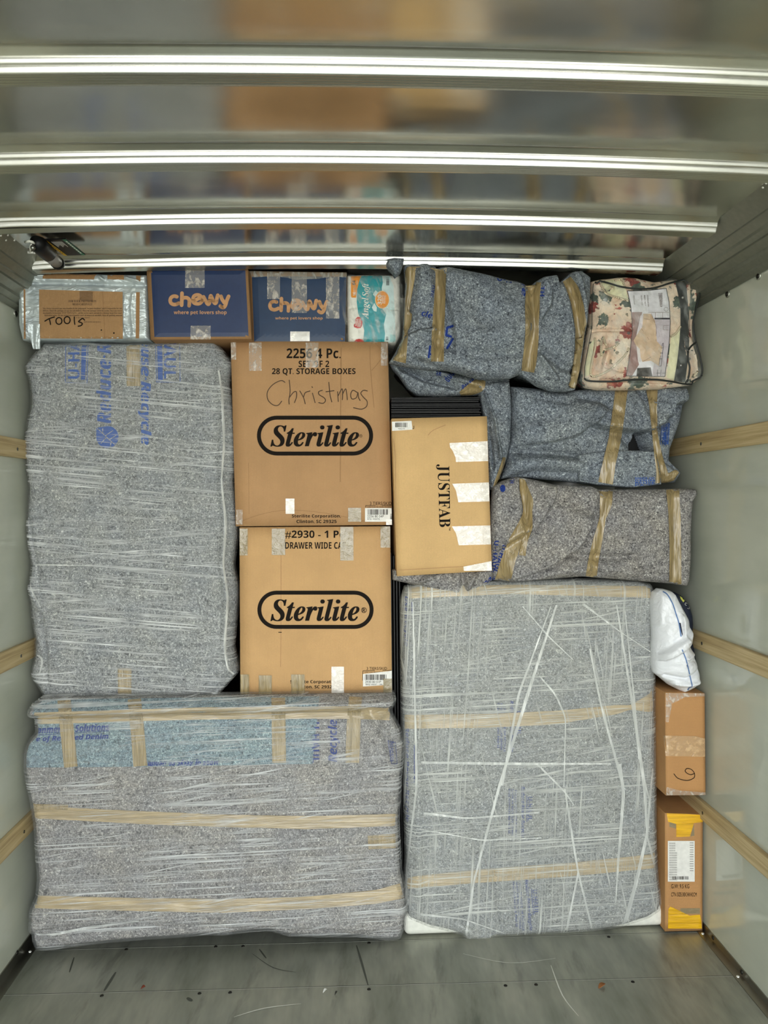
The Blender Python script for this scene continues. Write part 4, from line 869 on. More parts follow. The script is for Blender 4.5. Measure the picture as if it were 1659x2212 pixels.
# ---- drape over the stack
t = thing('hanging_pad', 'grey pad draped over the black stack and hanging beside the pale tan carton', 'moving pad', at(1080, 1058, 2.95))
b1 = bundle('moving_pad', t, pad_slate, 2.87, [(843, 784), (900, 788), (1000, 805), (1106, 818)], [(862, 808), (880, 835), (901, 853), (960, 856), (1031, 852), (1060, 850)], [(843, 784), (850, 796), (862, 808)], [(1106, 818), (1090, 835), (1060, 850)], .22, 100, 36, r=.03, bulge=.02, lump=.008, lscale=12, shrink=.03, k=1, seed=17, folds=[('ridge', [(870, 795), (920, 822), (985, 838)], 6, -.012), ('ridge', [(895, 800), (960, 812)], 8, .01), ('flap', [(1030, 838), (990, 826), (930, 808)], 14, .012, 1)])
b2 = bundle('moving_pad', t, pad_slate, 2.84, [(1030, 832), (1045, 826), (1070, 822), (1104, 822)], [(1059, 1052), (1064, 1058), (1070, 1058)], [(1034, 832), (1042, 862), (1048, 900), (1053, 960), (1059, 1052)], [(1104, 822), (1108, 870), (1106, 954), (1098, 990), (1084, 1030), (1070, 1058)], .20, 40, 130, r=.03, bulge=.012, lump=.006, lscale=12, shrink=.02, k=1, seed=18, folds=[
    ('ridge', [(1036, 848), (1054, 900), (1062, 960), (1066, 1010)], 3, -.010), ('ridge', [(1048, 850), (1068, 910), (1078, 990)], 3, .009), ('ridge', [(1042, 862), (1056, 920)], 3, .008), ('ridge', [(1075, 960), (1084, 1010)], 5, .006)])
s = Surf([b1, b2], 2.86)
text('pad_print', s, t, 'duce', [(956, 818), (972, 796), (986, 802), (970, 826)], pad_ink_d, 'bi', maxe=8); text('pad_print', s, t, 'Re', [(938, 802), (952, 800), (954, 812), (944, 812)], pad_ink_d, 'bi', maxe=8); text('pad_print', s, t, 'Reuse', [(996, 834), (1020, 814), (1026, 824), (1000, 846)], pad_ink_d, 'bi', maxe=8)
tape('packing_tape', s, t, [(1042, 820, 16), (1036, 832, 30), (1018, 842, 26), (1000, 848, 14), (994, 851, 8)], tape_v, .004, .004); tape('packing_tape', s, t, [(1089, 988, 6), (1088, 1010, 16), (1078, 1040, 18), (1068, 1058, 10)], tape_v, .004, .003)
# ---- middle bundle
t = thing('pad_bundle', 'blue-grey pad bundle with two long tan tapes, directly under the bedding bag', 'wrapped bundle', at(1290, 1048, 3.0))
b = bundle('moving_pad', t, pad_slate, 2.85, [(1107, 832), (1160, 836), (1204, 842), (1313, 836), (1400, 834), (1484, 834)], [(1086, 1034), (1130, 1031), (1161, 1034), (1248, 1042), (1295, 1048), (1367, 1052), (1435, 1044), (1466, 1042)],
    [(1107, 832), (1108, 900), (1106, 950), (1098, 1000), (1086, 1034)], [(1484, 834), (1487, 856), (1476, 910), (1454, 968), (1452, 994), (1478, 1020), (1466, 1042)], .40, 200, 130, r=.04, bulge=.02, lump=.012, lscale=8, shrink=.05, k=1, seed=20, fine=.002, folds=[
    ('flap', [(1500, 870), (1479, 871), (1464, 873), (1452, 879), (1448, 898), (1435, 914), (1419, 924), (1406, 931), (1398, 933), (1373, 934), (1348, 932), (1321, 929), (1296, 927), (1273, 920)], 70, .026, 1), ('flap', [(1292, 900), (1273, 920), (1244, 943), (1190, 956), (1140, 960)], 40, .012, 1),
    ('hole', [(1372, 934), (1394, 934), (1411, 978), (1356, 978)], 0, .42), ('ridge', [(1350, 945), (1366, 965)], 12, -.012), ('ridge', [(1107, 1004), (1180, 998), (1250, 1004)], 14, .012), ('ridge', [(1115, 975), (1180, 978), (1250, 985)], 9, -.014), ('ridge', [(1120, 850), (1200, 880), (1270, 890)], 24, .010), ('ridge', [(1120, 930), (1180, 925), (1240, 905)], 20, .010), ('ridge', [(1250, 860), (1300, 875), (1330, 895)], 7, -.009),
    ('ridge', [(1418, 925), (1400, 890), (1385, 850)], 9, -.008), ('ridge', [(1440, 905), (1436, 950)], 9, -.014), ('ridge', [(1446, 900), (1466, 885)], 7, .010), ('ridge', [(1110, 1030), (1160, 1018), (1250, 1024)], 6, -.006), ('ridge', [(1430, 990), (1460, 1010)], 5, -.008), ('ridge', [(1155, 860), (1220, 870)], 8, -.006)])
box('gap_dark_filler', at(1352, 950, 2.97).x, at(1420, 950, 2.97).x, 2.97, 3.2, at(1380, 980, 2.97).z, at(1380, 925, 2.97).z, black_p, t, .01)  # black box added inside the bundle so the gap between pads reads dark
s = Surf([b], 2.85)
pt = bundle('pad_flap', t, pad_slate, 2.822, [(1252, 982), (1300, 975), (1340, 972), (1416, 974)], [(1254, 1040), (1290, 1046), (1367, 1053), (1430, 1046)], [(1252, 982), (1251, 1010), (1254, 1040)], [(1416, 974), (1424, 1000), (1430, 1046)], .05, 80, 36, r=.008, bulge=.006, lump=.006, lscale=10, shrink=.0, k=1, seed=21, folds=[('ridge', [(1260, 1035), (1290, 1040)], 6, -.008)])
s = Surf([b, pt], 2.85)
text('pad_print', s, t, 'U-HAUL', [(1432, 918), (1446, 912), (1442, 960), (1430, 962)], pad_ink, 'bold', maxe=8); text('pad_print', s, t, 'U-HAUL', [(1432, 925), (1430, 960), (1438, 963), (1441, 922)], pad_ink, 'bold', maxe=8); strokes('print_box', s, t, [[(1430, 920), (1426, 960)], [(1446, 915), (1443, 960)]], 1.4, pad_ink, maxe=8, smooth=False)
for k_, tx in enumerate(('MADE OF', 'DENIM', 'REUSE', 'PADS')): text('pad_print', s, t, tx, (1372, 1031+k_*5, 1414, 1035+k_*5), pad_ink, 'bold', maxe=8)
for p in ([(1343, 837, 27), (1338, 880, 27), (1328, 950, 27), (1316, 1000, 28), (1308, 1044, 32)], [(1408, 837, 26), (1411, 880, 16), (1415, 940, 12), (1422, 985, 17), (1430, 1020, 24), (1433, 1042, 34)], [(1425, 1034, 18), (1445, 1034, 20), (1470, 1016, 16)]): tape('packing_tape', s, t, p, tape_v, .005, .004)
# ---- lower bundle
t = thing('pad_bundle', 'warm grey pad bundle with three tan tapes, on top of the film-wrapped appliance', 'wrapped bundle', at(1280, 1262, 3.0))
b = bundle('moving_pad', t, pad_warm, 2.80, [(1068, 1052), (1089, 1038), (1121, 1029), (1160, 1036), (1204, 1047), (1284, 1050), (1300, 1057), (1421, 1056), (1493, 1055), (1512, 1057)], [(1068, 1255), (1114, 1259), (1200, 1252), (1262, 1247), (1313, 1251), (1457, 1263), (1490, 1268)],
    [(1068, 1052), (1062, 1110), (1060, 1180), (1068, 1255)], [(1512, 1057), (1513, 1069), (1504, 1083), (1500, 1150), (1499, 1217), (1497, 1253), (1490, 1268)], .46, 210, 120, r=.035, bulge=.02, lump=.008, lscale=8, shrink=.04, k=1, seed=23, fine=.002, folds=[
    ('flap', [(1204, 1047), (1197, 1080), (1170, 1118), (1150, 1150)], 34, .018, 1), ('flap', [(1272, 1130), (1258, 1165), (1238, 1190), (1180, 1226), (1114, 1252)], 60, .026, 1), ('flap', [(1130, 1152), (1100, 1170), (1066, 1196)], 26, .014, 1), ('ridge', [(1228, 1200), (1330, 1205), (1380, 1200)], 8, -.010),
    ('ridge', [(1297, 1060), (1300, 1150), (1280, 1240)], 8, -.006), ('ridge', [(1455, 1060), (1458, 1250)], 8, -.005), ('flap', [(1292, 1052), (1300, 1064)], 10, .01, 1), ('ridge', [(1330, 1090), (1420, 1080)], 20, .008), ('ridge', [(1130, 1040), (1135, 1150)], 8, -.010), ('ridge', [(1180, 1240), (1290, 1225), (1440, 1248)], 10, .006)])
tl = bundle('pad_tail', t, pad_warm, 2.835, [(849, 1232), (940, 1232), (1070, 1226)], [(849, 1254), (892, 1264), (945, 1278), (991, 1292), (1008, 1291), (1046, 1267), (1066, 1254)], [(849, 1232), (849, 1254)], [(1070, 1226), (1066, 1254)], .14, 90, 30, r=.02, bulge=.02, lump=.006, lscale=12, shrink=.005, k=1, seed=24, folds=[('ridge', [(1000, 1240), (1000, 1290)], 5, -.01), ('ridge', [(1025, 1240), (1010, 1270)], 5, .008), ('ridge', [(890, 1262), (930, 1246)], 5, .008)])
s = Surf([b, tl], 2.81)
text('pad_print', s, t, 'U-HAUL', [(1096, 1130+50), (1075, 1240), (1064, 1236), (1086, 1176)], pad_ink_d, 'bold', maxe=8); text('pad_print', s, t, 'TH', [(1112, 1031), (1110, 1044), (1101, 1044), (1102, 1031)], pad_ink_d, 'bold', maxe=8); drape('pad_print', s, t, [ellipse(1086, 1055, 6, 8, 14)], pad_ink_d, maxe=8); text('pad_print', s, t, 'Re', [(1054, 1250), (1070, 1238), (1066, 1262), (1050, 1268)], pad_ink_d, 'bi', maxe=8)
text('pad_print', s, t, 'U-HAUL', [(1078, 1168), (1070, 1235), (1061, 1235), (1068, 1168)], pad_ink_d, 'bold', maxe=8)
for p in ([(1127, 1031, 10), (1132, 1058, 20), (1141, 1085, 24), (1140, 1108, 18), (1128, 1140, 24), (1112, 1170, 28), (1096, 1217, 31), (1086, 1256, 34)], [(1144, 1085, 10), (1142, 1140, 18), (1132, 1165, 16), (1128, 1200, 14)], [(1310, 1057, 28), (1309, 1090, 26), (1302, 1120, 13), (1292, 1163, 20), (1282, 1210, 22), (1277, 1246, 24)], [(1453, 1057, 28), (1457, 1109, 26), (1459, 1181, 25), (1459, 1262, 26)]): tape('packing_tape', s, t, p, tape_v, .004, .003)

# ================================================================ bedding in a clear zip bag
def floral_mat():
    n = N('floral_fabric'); co = n.coord(); wv = n.noise(co, 14, 3, .6)
    c = n.n('TexCoord'); mp = n.n('Mapping'); n.l(c.outputs['Object'], mp.inputs[0])
    dis = n.mix(.035, mp.outputs[0], n.n('TexNoise').outputs['Color'], 'ADD')
    v1 = n.n('TexVoronoi'); v1.inputs['Scale'].default_value = 15; n.l(dis, v1.inputs['Vector'])
    d = n.mul(v1.outputs['Distance'], n.mul(n.noise(co, 70, 2), .9), 'ADD'); sep = n.n('SeparateColor'); n.l(v1.outputs['Color'], sep.inputs[0])
    base = n.ramp(wv, [(.3, srgb(208, 172, 146)), (.5, srgb(228, 206, 180)), (.7, srgb(236, 222, 202))])
    green = n.ramp(n.noise(co, 55, 3, .7), [(.3, srgb(40, 52, 48)), (.6, srgb(84, 98, 84)), (.8, srgb(150, 156, 130))])
    red = n.ramp(n.noise(n.coord((1, 1, 1), (.7, .1, 0)), 60, 3, .7), [(.3, srgb(96, 34, 34)), (.55, srgb(160, 72, 62)), (.8, srgb(216, 140, 112))])
    flower = n.mix(n.ramp(sep.outputs[0], [(.50, gl(0)), (.54, gl(1))]), green, red)
    mask = n.ramp(d, [(.82, gl(1)), (.90, gl(0))]); pick = n.ramp(sep.outputs[1], [(.12, gl(0)), (.16, gl(1))])
    m = n.mix(n.mul(mask, pick), base, flower)
    v3 = n.n('TexVoronoi'); v3.inputs['Scale'].default_value = 34; n.l(dis, v3.inputs['Vector']); s3 = n.n('SeparateColor'); n.l(v3.outputs['Color'], s3.inputs[0])
    k3 = n.mul(n.ramp(n.mul(v3.outputs['Distance'], n.mul(n.noise(co, 120, 2), .8), 'ADD'), [(.62, gl(1)), (.70, gl(0))]), n.ramp(s3.outputs[1], [(.5, gl(0)), (.54, gl(1))]))
    m = n.mix(n.mul(k3, .8), m, n.ramp(s3.outputs[0], [(.3, srgb(94, 92, 70)), (.6, srgb(176, 116, 86)), (.8, srgb(70, 84, 80))], 'CONSTANT'))
    v2 = n.n('TexVoronoi', feature='DISTANCE_TO_EDGE'); v2.inputs['Scale'].default_value = 34; n.l(dis, v2.inputs['Vector'])
    m = n.mix(n.mul(n.ramp(v2.outputs['Distance'], [(.02, gl(1)), (.05, gl(0))]), .16), m, srgb(120, 96, 70))
    n.l(m, n.b.inputs['Base Color']); n.b.inputs['Roughness'].default_value = .8; n.bump(wv, .3, .004); return n.m
floral = floral_mat(); cream = plain('cream_fabric', (226, 222, 184), .8)
def rope_mat():
    n = N('twisted_cord'); w = n.n('TexWave', wave_type='BANDS', bands_direction='DIAGONAL'); w.inputs['Scale'].default_value = 130; n.l(n.coord(), w.inputs['Vector'])
    n.l(n.ramp(w.outputs['Fac'], [(.35, srgb(120, 96, 66)), (.6, srgb(240, 228, 196))]), n.b.inputs['Base Color']); n.b.inputs['Roughness'].default_value = .8; return n.m
rope = rope_mat()
t = thing('bedding_bag', 'floral comforter folded in a clear zipped bag, top right against the wall', 'bedding', at(1400, 836, 2.85))
BT = [(1282, 603), (1300, 598), (1340, 593), (1380, 594), (1420, 603), (1470, 598), (1515, 603)]; BB = [(1262, 820), (1275, 832), (1300, 838), (1360, 838), (1440, 836), (1510, 826)]
b = bundle('comforter', t, floral, 2.755, BT, BB, [(1282, 603), (1281, 650), (1279, 700), (1272, 743), (1265, 788), (1262, 820)], [(1515, 603), (1512, 650), (1505, 700), (1506, 750), (1512, 790), (1510, 826)], .24, 110, 110, r=.045, bulge=.02, lump=.010, lscale=14, shrink=.02, k=1, seed=27, fine=.001, folds=[
    ('ridge', [(1284, 713), (1360, 714)], 3, -.010), ('ridge', [(1486, 735), (1495, 790), (1490, 830)], 4, -.014), ('ridge', [(1505, 740), (1500, 790), (1505, 820)], 4, .012), ('ridge', [(1320, 745), (1310, 790), (1340, 800)], 5, -.012), ('ridge', [(1300, 750), (1290, 800)], 7, .010), ('ridge', [(1500, 615), (1496, 720)], 5, -.012), ('ridge', [(1280, 620), (1300, 640), (1320, 625)], 5, .008), ('ridge', [(1300, 820), (1480, 826)], 3, -.010)])
s = Surf([b], 2.755)
for P in ([(1299, 611), (1322, 599), (1344, 603), (1352, 625), (1358, 649), (1313, 634)], [(1449, 728), (1470, 712), (1469, 770), (1456, 822), (1440, 816)], [(1273, 745), (1284, 732), (1276, 808), (1263, 814), (1262, 800)], [(1483, 784), (1486, 784), (1480, 826), (1476, 826)]):
    drape('cream_panel', s, t, [P], cream, .0015, 6)
for P in ([(1298, 612), (1303, 625), (1313, 636), (1335, 643), (1358, 650)], [(1285, 730), (1286, 750), (1279, 780), (1276, 808), (1284, 813), (1300, 808), (1320, 797), (1338, 780), (1352, 765), (1358, 752)], [(1300, 770), (1298, 745), (1303, 728), (1308, 745)], [(1449, 727), (1460, 720), (1470, 705)], [(1328, 600), (1340, 598), (1346, 610), (1350, 620)], [(1512, 780), (1508, 800), (1500, 812)], [(1306, 756), (1325, 750), (1336, 742)]):
    Pn = [s(q[0], q[1], .004) for q in spline(P, 5)]; V, Fc = tube_vf(Pn, .0042, 8); mk('twisted_cord', V, Fc, rope, t)
drape('black_band', s, t, [[(1458, 606), (1463, 628), (1468, 650), (1470, 672), (1470, 700), (1468, 735), (1463, 780), (1456, 823), (1480, 827), (1487, 770), (1489, 735), (1489, 690), (1485, 645), (1482, 605)]], plain('black_webbing', (30, 34, 32), .6), .004, 5)
for q in ((1475, 642.5), (1471, 789)): dome('snap', s(q[0], q[1], .005), (0, -1, 0), .006, .004, steel, t)
# printed insert (generic bedroom picture)
I = lambda x, y: (1250+x/5.53, 580+y/5.53)
def ip(P, col, off, name='insert_print'): drape(name, s, t, [[I(*p) for p in P]], plain(name+str(col), col, .35), off, 6)
drape('paper_insert', s, t, [[I(*p) for p in ((578, 263), (820, 258), (1050, 233), (1085, 400), (1099, 640), (1085, 900), (1034, 1294), (565, 1288), (605, 1050), (635, 780), (636, 640), (620, 450))]], plain('insert_edge', (36, 36, 38), .4), .004, 5)
ip([(588, 272), (820, 268), (1042, 242), (1076, 400), (1090, 640), (1077, 900), (1026, 1286), (573, 1280), (612, 1050), (641, 780), (642, 640), (627, 450)], (226, 224, 228), .005)
ip([(636, 522), (760, 520), (690, 800), (700, 1000), (720, 1150), (640, 1280), (573, 1280), (612, 1050), (641, 780), (642, 640)], (150, 118, 112), .0056)
ip([(900, 612), (1090, 615), (1077, 900), (1026, 1286), (880, 1280), (930, 900), (910, 700)], (196, 186, 192), .0056)
ip([(770, 540), (860, 540), (912, 620), (925, 760), (935, 870), (1000, 940), (960, 1165), (860, 1100), (760, 1115), (700, 950), (655, 860), (740, 720)], (206, 178, 148), .0062)
ip([(740, 560), (772, 550), (760, 700), (690, 790)], (216, 206, 210), .0064); ip([(905, 588), (1090, 588), (1090, 610), (905, 608)], (46, 38, 48), .0062)
ip([(700, 1190), (860, 1180), (880, 1285), (690, 1285)], (66, 62, 58), .0064); ip([(690, 920), (730, 960), (745, 1110), (710, 1120)], (220, 212, 210), .0066)
strokes('insert_print', s, t, [[I(960, 1150), I(1000, 900), I(1010, 890), I(1012, 930), I(985, 1165), I(958, 1165)], [I(965, 1080), I(1000, 1080)], [I(975, 1010), I(1005, 1010)], [I(985, 950), I(1010, 950)], [I(930, 1250), I(1030, 1250)], [I(945, 1210), I(940, 1280)], [I(985, 1210), I(980, 1280)]], 1.0, plain('insert_line', (52, 38, 44), .5), .0068, smooth=False)
strokes('insert_print', s, t, [[I(870, 540), I(930, 700), I(925, 860), I(860, 1060), I(770, 1110)], [I(780, 600), I(850, 610)], [I(750, 720), I(840, 850)], [I(1080, 680), I(1015, 680), I(1010, 730), I(1078, 735)], [I(915, 525), I(915, 585)], [I(1005, 525), I(1005, 585)], [I(830, 525), I(1085, 525)], [I(735, 575), I(685, 790)], [I(930, 740), I(930, 780)]], .7, plain('insert_line2', (120, 96, 84), .5), .0068, smooth=False)
text('insert_text', s, t, 'THRESHOLD', [I(1000, 290), I(1000, 460), I(975, 460), I(950, 290)], ink_soft, 'serif', .0068, 6)
for k_, (tx, x) in enumerate((('COMFORTER', 830), ('BED SET', 795), ('QUEEN SIZE', 755), ('COMFORTER AND SHAMS', 665))): text('insert_text', s, t, tx, [I(x, 320), I(x+10, 455-k_*8), I(x-4, 455-k_*8), I(x-14, 320)], ink_soft, 'sans', .0068, 6)
strokes('insert_print', s, t, [[I(*p) for p in ellipse(1045, 487, 24, 24, 14)]+[I(1069, 487)]], .6, ink_soft, .0068, smooth=False)
V2 = bundle('clear_vinyl', t, bag_clear, 2.735, [(1283, 601), (1313, 597), (1360, 592), (1413, 601), (1449, 594), (1500, 597), (1528, 606)], [(1260, 816), (1275, 835), (1330, 840), (1413, 840), (1490, 838), (1528, 815)], [(1283, 601), (1280, 640), (1278, 700), (1270, 750), (1263, 790), (1260, 816)], [(1528, 606), (1521, 647), (1509, 690), (1511, 715), (1519, 752), (1528, 790), (1528, 815)], .27, 70, 70, r=.05, bulge=.02, lump=.007, lscale=12, shrink=.01, k=1, seed=29, fine=.002)
sv = Surf([V2], 2.735)
for P in ([(1282, 604), (1313, 611), (1340, 619), (1377, 624), (1413, 622), (1449, 611), (1485, 603), (1515, 600), (1526, 606), (1527, 620), (1521, 647), (1510, 681), (1509, 707), (1518, 752), (1528, 793), (1529, 811), (1520, 826), (1485, 830), (1449, 824), (1413, 820), (1358, 821), (1322, 824), (1273, 823), (1262, 817)], [(1512, 737), (1500, 742), (1488, 755), (1486, 775), (1490, 795), (1486, 820), (1480, 827)], [(1282, 604), (1279, 660), (1278, 710), (1272, 743), (1264, 788), (1261, 817)]):
    big = P[0] == (1282, 604) and len(P) > 8
    Pn = [sv(min(max(q[0], 1263), 1527), min(max(q[1], 602), 836), .002) for q in spline(P, 4)]; V, Fc = tube_vf(Pn, .0034 if P[0] != (1282, 604) or big else .0012, 8); mk('black_piping', V, Fc, plain('black_cord', (26, 30, 28), .5), t)

# ================================================================ right-hand column
t = thing('navy_bag', 'dark navy bag with a yellow tag, squeezed behind the white bag at the right wall', 'bag', at(1480, 1460, 2.9))
navy_c = plain('navy_cloth', (20, 28, 48), .7)
b = bundle('bag_body', t, navy_c, 2.84, [(1440, 1278), (1464, 1281), (1478, 1289)], [(1490, 1440), (1502, 1448), (1512, 1452)], [(1440, 1278), (1450, 1340), (1470, 1400), (1490, 1440)], [(1478, 1289), (1494, 1310), (1501, 1330), (1503, 1350), (1500, 1385), (1505, 1405), (1509, 1430), (1512, 1452)], .1, 30, 60, r=.03, bulge=.01, lump=.004, shrink=.01, seed=31)
s = Surf([b], 2.84); drape('yellow_tag', s, t, [[(1468, 1283), (1474, 1288), (1480, 1297), (1476, 1301), (1470, 1293)]], plain('yellow_tag', (206, 206, 92), .6), .002, 5)
strokes('white_mark', s, t, [[(1484, 1304), (1481, 1302), (1480, 1306), (1483, 1308)], [(1489, 1311), (1489, 1315), (1485, 1314)]], .8, white_p, .002)
t = thing('white_bag', 'white plastic bag with blue seam lines sitting on the ribbed brown box', 'bag', at(1480, 1500, 2.85))
wb = N('white_bag_plastic'); wb.b.inputs['Base Color'].default_value = srgb(232, 234, 238); wb.b.inputs['Roughness'].default_value = .32; wb.b.inputs['Subsurface Weight'].default_value = .0
wb.bump(wb.noise(wb.coord((20, 20, 34), (0, .5, 0)), 1, 4, .6, 1.2), .5, .01)
b = bundle('bag_body', t, wb.m, 2.745, [(1425, 1282), (1434, 1275), (1447, 1276), (1461, 1280), (1468, 1287)], [(1425, 1460), (1441, 1473), (1458, 1487), (1487, 1502), (1505, 1494), (1516, 1484)], [(1425, 1282), (1422, 1300), (1422, 1400), (1422, 1440), (1425, 1460)], [(1468, 1287), (1483, 1316), (1498, 1344), (1500, 1362), (1495, 1390), (1506, 1410), (1514, 1432), (1523, 1462), (1516, 1484)], .09, 70, 110, r=.05, bulge=.03, lump=.008, lscale=18, shrink=.02, k=1, seed=33, fine=.0015, folds=[
    ('flap', [(1432, 1408), (1450, 1392), (1472, 1378), (1497, 1360)], 14, .014, 1), ('flap', [(1497, 1388), (1470, 1402), (1436, 1424)], 12, .012, 1), ('ridge', [(1470, 1330), (1474, 1380)], 4, .008), ('ridge', [(1440, 1460), (1480, 1466), (1516, 1450)], 4, -.008), ('ridge', [(1478, 1420), (1505, 1412)], 3, .008), ('ridge', [(1480, 1435), (1510, 1428)], 3, -.007), ('ridge', [(1430, 1290), (1426, 1350)], 6, .006), ('ridge', [(1460, 1480), (1490, 1480), (1515, 1475)], 5, .008)])
s = Surf([b], 2.745); sb = plain('blue_seam', (88, 124, 176), .5)
wt = lambda p: (1400+p[0]/7.375, 1240+p[1]/7.375)
strokes('blue_seam', s, t, [[(240, 280), (310, 330), (390, 470), (440, 620), (495, 800), (525, 990)], [(545, 1210), (600, 1350), (640, 1500), (680, 1680), (700, 1790), (650, 1815), (640, 1900)]], 2.4, sb, .0015, tf=wt, maxe=6)
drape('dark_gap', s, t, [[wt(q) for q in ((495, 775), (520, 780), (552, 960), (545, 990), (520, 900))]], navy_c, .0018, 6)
t, s, b = carton('ribbed_carton', 'upright brown carton with clear tape band and looping pen mark, under the white bag', [(1437, 1496), (1523, 1498), (1525, 1718), (1439, 1719)], 2.76, .30, card_e, slant=0)
drape('clear_tape', s, t, [[(1433, 1589), (1500, 1590), (1501, 1595), (1524.5, 1596), (1524.5, 1635), (1438, 1633)]], clear_mat('buff_tape', .62, .3, (214, 178, 134), .2, (50, 50, 60)), .002, 8)
m7 = lambda p: (1360+p[0]/2.275, 1240+p[1]/2.275)
strokes('pen_mark', s, t, [[(218, 982), (235, 1002), (262, 1012), (290, 1014), (316, 1002), (320, 985), (312, 968), (298, 958), (282, 956), (273, 968), (284, 980), (302, 986), (320, 980)]], 1.5, ink, .003, tf=m7)
drape('film_patch', s, t, [[(1438, 1497), (1523, 1498), (1522, 1504), (1480, 1506), (1452, 1520), (1444, 1560), (1438, 1560)]], tape_clear, .003, 8); drape('film_patch', s, t, [[(1440, 1700), (1470, 1708), (1524, 1712), (1525, 1718), (1439, 1719)]], tape_clear, .003, 8)
p0 = at(1437, 1757, 2.80); 
t, s, b = carton('yellow_taped_carton', 'upright brown carton on the floor with yellow tape and a white shipping label', [(1437, 1757), (1519, 1760), (1518, 2011), (1437, 2013)], 2.80, .34, card_e)
yel = tape_mat('yellow_tape', (232, 176, 24), pi/2)
drape('yellow_tape', s, t, [[(1440, 1757), (1479, 1758), (1518, 1761), (1518, 1776), (1499, 1778), (1490, 1807), (1461, 1808), (1461, 1780), (1443, 1775)]], yel, .002, 6, label='yellow tape')
drape('yellow_tape', s, t, [[(1444, 1964), (1448, 1958), (1460, 1972), (1490, 1978), (1512, 1976), (1515, 1990), (1516, 2006), (1443, 2006)]], yel, .002, 6, label='yellow tape')
drape('tan_tape', s, t, [[(1470, 1962), (1512, 1962), (1512, 1974), (1470, 1974)], [(1446, 1776), (1460, 1780), (1460, 1790), (1446, 1786)], [(1499, 1780), (1500, 1805), (1492, 1807)]], tape_tanclear, .0016, 6)
t0 = t; t = qsheet('shipping_label', s, t, 1442.6, 1816.5, 1500.6, 1904.5, white_p, .0022)
soft_ink = plain('label_ink', (150, 146, 140), .6)
rn = random.Random(4)
P = [];
for i in range(16):
    y = 1820+i*5.2; x = 1446
    for x in np.arange(1446, 1462 if i > 3 else 1458, 1.9): P.append([(x, y), (x+1, y), (x+1, y+3.6), (x, y+3.6)])
drape('label_print', s, t, P, soft_ink, .0028); P = []
for i in range(13):
    y = 1820+i*5; P.append([(1490, y), (1498, y), (1498, y+1.6), (1490, y+1.6)])
drape('label_print', s, t, P, soft_ink, .0028); barcode(1452, 1893, 1488, 1900, name='barcode', off=.0028, seed=9); t = t0
text('printed_text', s, t, 'G.W: 9.5 KG', (1450, 1910, 1489, 1919), ink, 'sans', .002); text('printed_text', s, t, 'CTN SIZE:38X34X42CM', (1450, 1928, 1505, 1936.5), ink, 'sans', .002)
P0 = b.data

# ================================================================ door hardware and sticker
t = thing('latch_cylinder', 'grey spring cylinder with a black cap bracketed to the left door rail', 'door hardware', atz(110, 560, 2.44))
zc = 2.452
A = atz(84, 528, zc); Bq = atz(122, 566, zc); d = (Bq-A).normalized()
V, Fc = tube_vf([A+d*.09, Bq], .020, 20); mk('barrel', V, Fc, plain('grey_barrel', (150, 146, 142), .4, .3), t)
V, Fc = tube_vf([A-d*.03, A+d*.0, A+d*.09, A+d*.10], [.018, .026, .026, .021], 20); mk('black_cap', V, Fc, black_p, t)
V, Fc = tube_vf([Bq, Bq+d*.02, Bq+d*.03], [.022, .022, .012], 20); mk('end_ring', V, Fc, black_p, t)
a1 = atz(60, 538, 2.462); a2 = atz(134, 588, 2.462)
sd = Vector((-.004, 0, -.008)); V = []
for p in (a1, a2):
    V += [p, p+Vector((.018, 0, -.006)), p+Vector((.018, 0, -.003)), p+Vector((0, 0, .003))]
mk('bracket_arm', V, [(0, 1, 5, 4), (1, 2, 6, 5), (2, 3, 7, 6), (3, 0, 4, 7), (0, 1, 2, 3), (4, 5, 6, 7)], plain('bronze_bracket', (92, 82, 66), .4, .7), t, False)
for q in (.1, .38, .66): dome('rivet', a1.lerp(a2, q)+Vector((.009, 0, -.005)), (0, -.3, -1), .004, .003, plain('rivet_bright', (236, 236, 228), .3, .5), t)
P = [atz(55, 523, 2.45), atz(63, 521, 2.44), atz(70, 523, 2.44), atz(76, 528, 2.45)]; V, Fc = tube_vf(spline(P, 4) if False else P, .004, 8); mk('pull_hook', V, Fc, plain('white_hook', (226, 226, 216), .4), t)
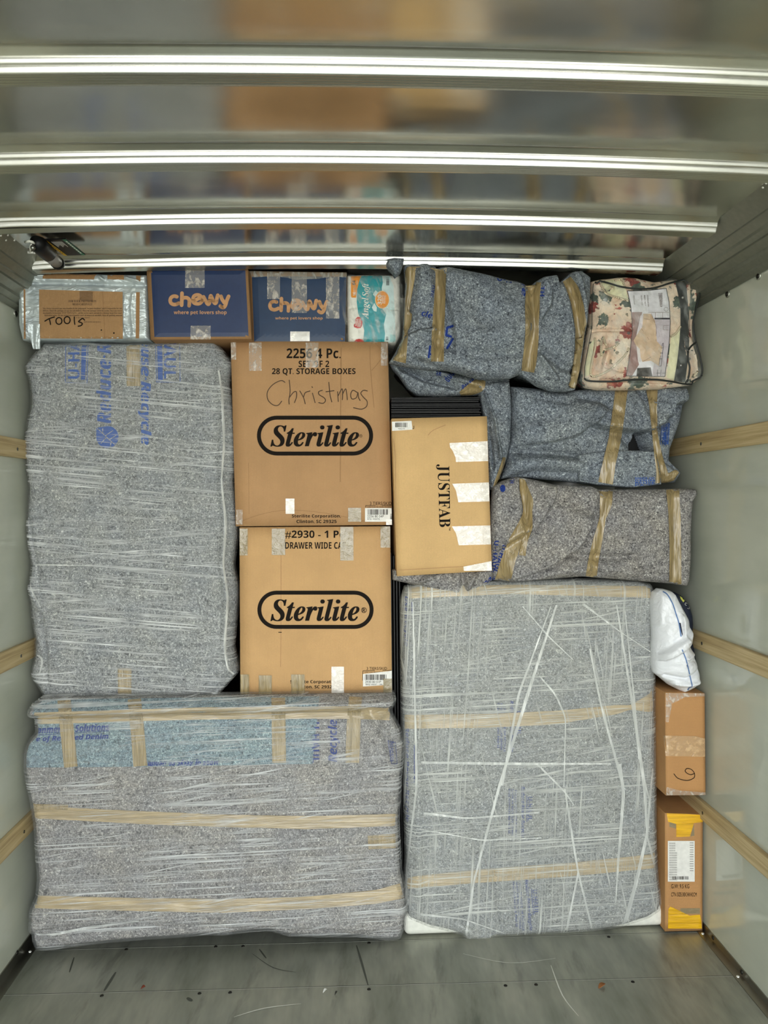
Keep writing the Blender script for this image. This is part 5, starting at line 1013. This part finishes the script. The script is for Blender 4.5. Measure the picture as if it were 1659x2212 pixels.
P = [atz(68, 526, 2.44), atz(66, 534, 2.43), atz(65, 545, 2.43)]; V, Fc = tube_vf(P, .003, 8); mk('pull_hook', V, Fc, plain('white_hook', (226, 226, 216), .4), t)
P = [atz(60, 545, 2.43), atz(72, 545, 2.43)]; V, Fc = tube_vf(P, .004, 8); mk('hook_foot', V, Fc, plain('white_hook', (226, 226, 216), .4), t)
V, Fc = tube_vf([atz(71, 535, 2.435), atz(71, 535, 2.425)], .008, 12); mk('bolt', V, Fc, steel, t)
ZS = 2.468
def flat(P, m, z, name, par): 
    V = [atz(p[0], p[1], z) for p in P]; return mk(name, V, [tuple(range(len(V)))], m, par, False)
def skp(u, v): # sticker coordinates
    TLq, TRq, BRq, BLq = (92, 518.5), (142, 517), (184, 551), (139, 552.5)
    return tuple((1-u)*(1-v)*TLq[k]+u*(1-v)*TRq[k]+u*v*BRq[k]+(1-u)*v*BLq[k] for k in (0, 1))
V = []
for z in (ZS, ZS+.004): V += [atz(*skp(*q), ZS)+Vector((0, 0, z-ZS)) for q in ((0, 0), (1, 0), (1, 1), (0, 1))]
t = mk('warning_sticker', V, [(0, 1, 2, 3), (4, 5, 6, 7), (0, 1, 5, 4), (1, 2, 6, 5), (2, 3, 7, 6), (3, 0, 4, 7)], black_p, None, False, atz(138, 535, ZS))
tag(t, 'black sticker with yellow and green edge stripes on the door underside', 'sticker')
Q = lambda us: [skp(*u) for u in us]
flat(Q([(0, 0), (.14, 0), (.14, 1), (0, 1)]), plain('sticker_yellow', (206, 162, 40), .5), ZS-.0006, 'yellow_stripe', t)
flat(Q([(.84, 0), (1, 0), (1, 1), (.84, 1)]), plain('sticker_green', (28, 112, 80), .5), ZS-.0006, 'green_stripe', t)
for i in range(7):
    u = .26+i*.07; flat(Q([(u, .12), (u+.028, .12), (u+.028, .46-.05*(i % 3)), (u, .46-.05*(i % 3))]), white_p, ZS-.0008, 'white_print', t)
for i in range(8):
    v = .12+i*.1; flat(Q([(.88, v), (.95, v), (.95, v+.07), (.88, v+.07)]), white_p, ZS-.001, 'white_print', t); flat(Q([(.05, v), (.10, v), (.10, v+.04), (.05, v+.04)]), black_p, ZS-.001, 'black_print', t)
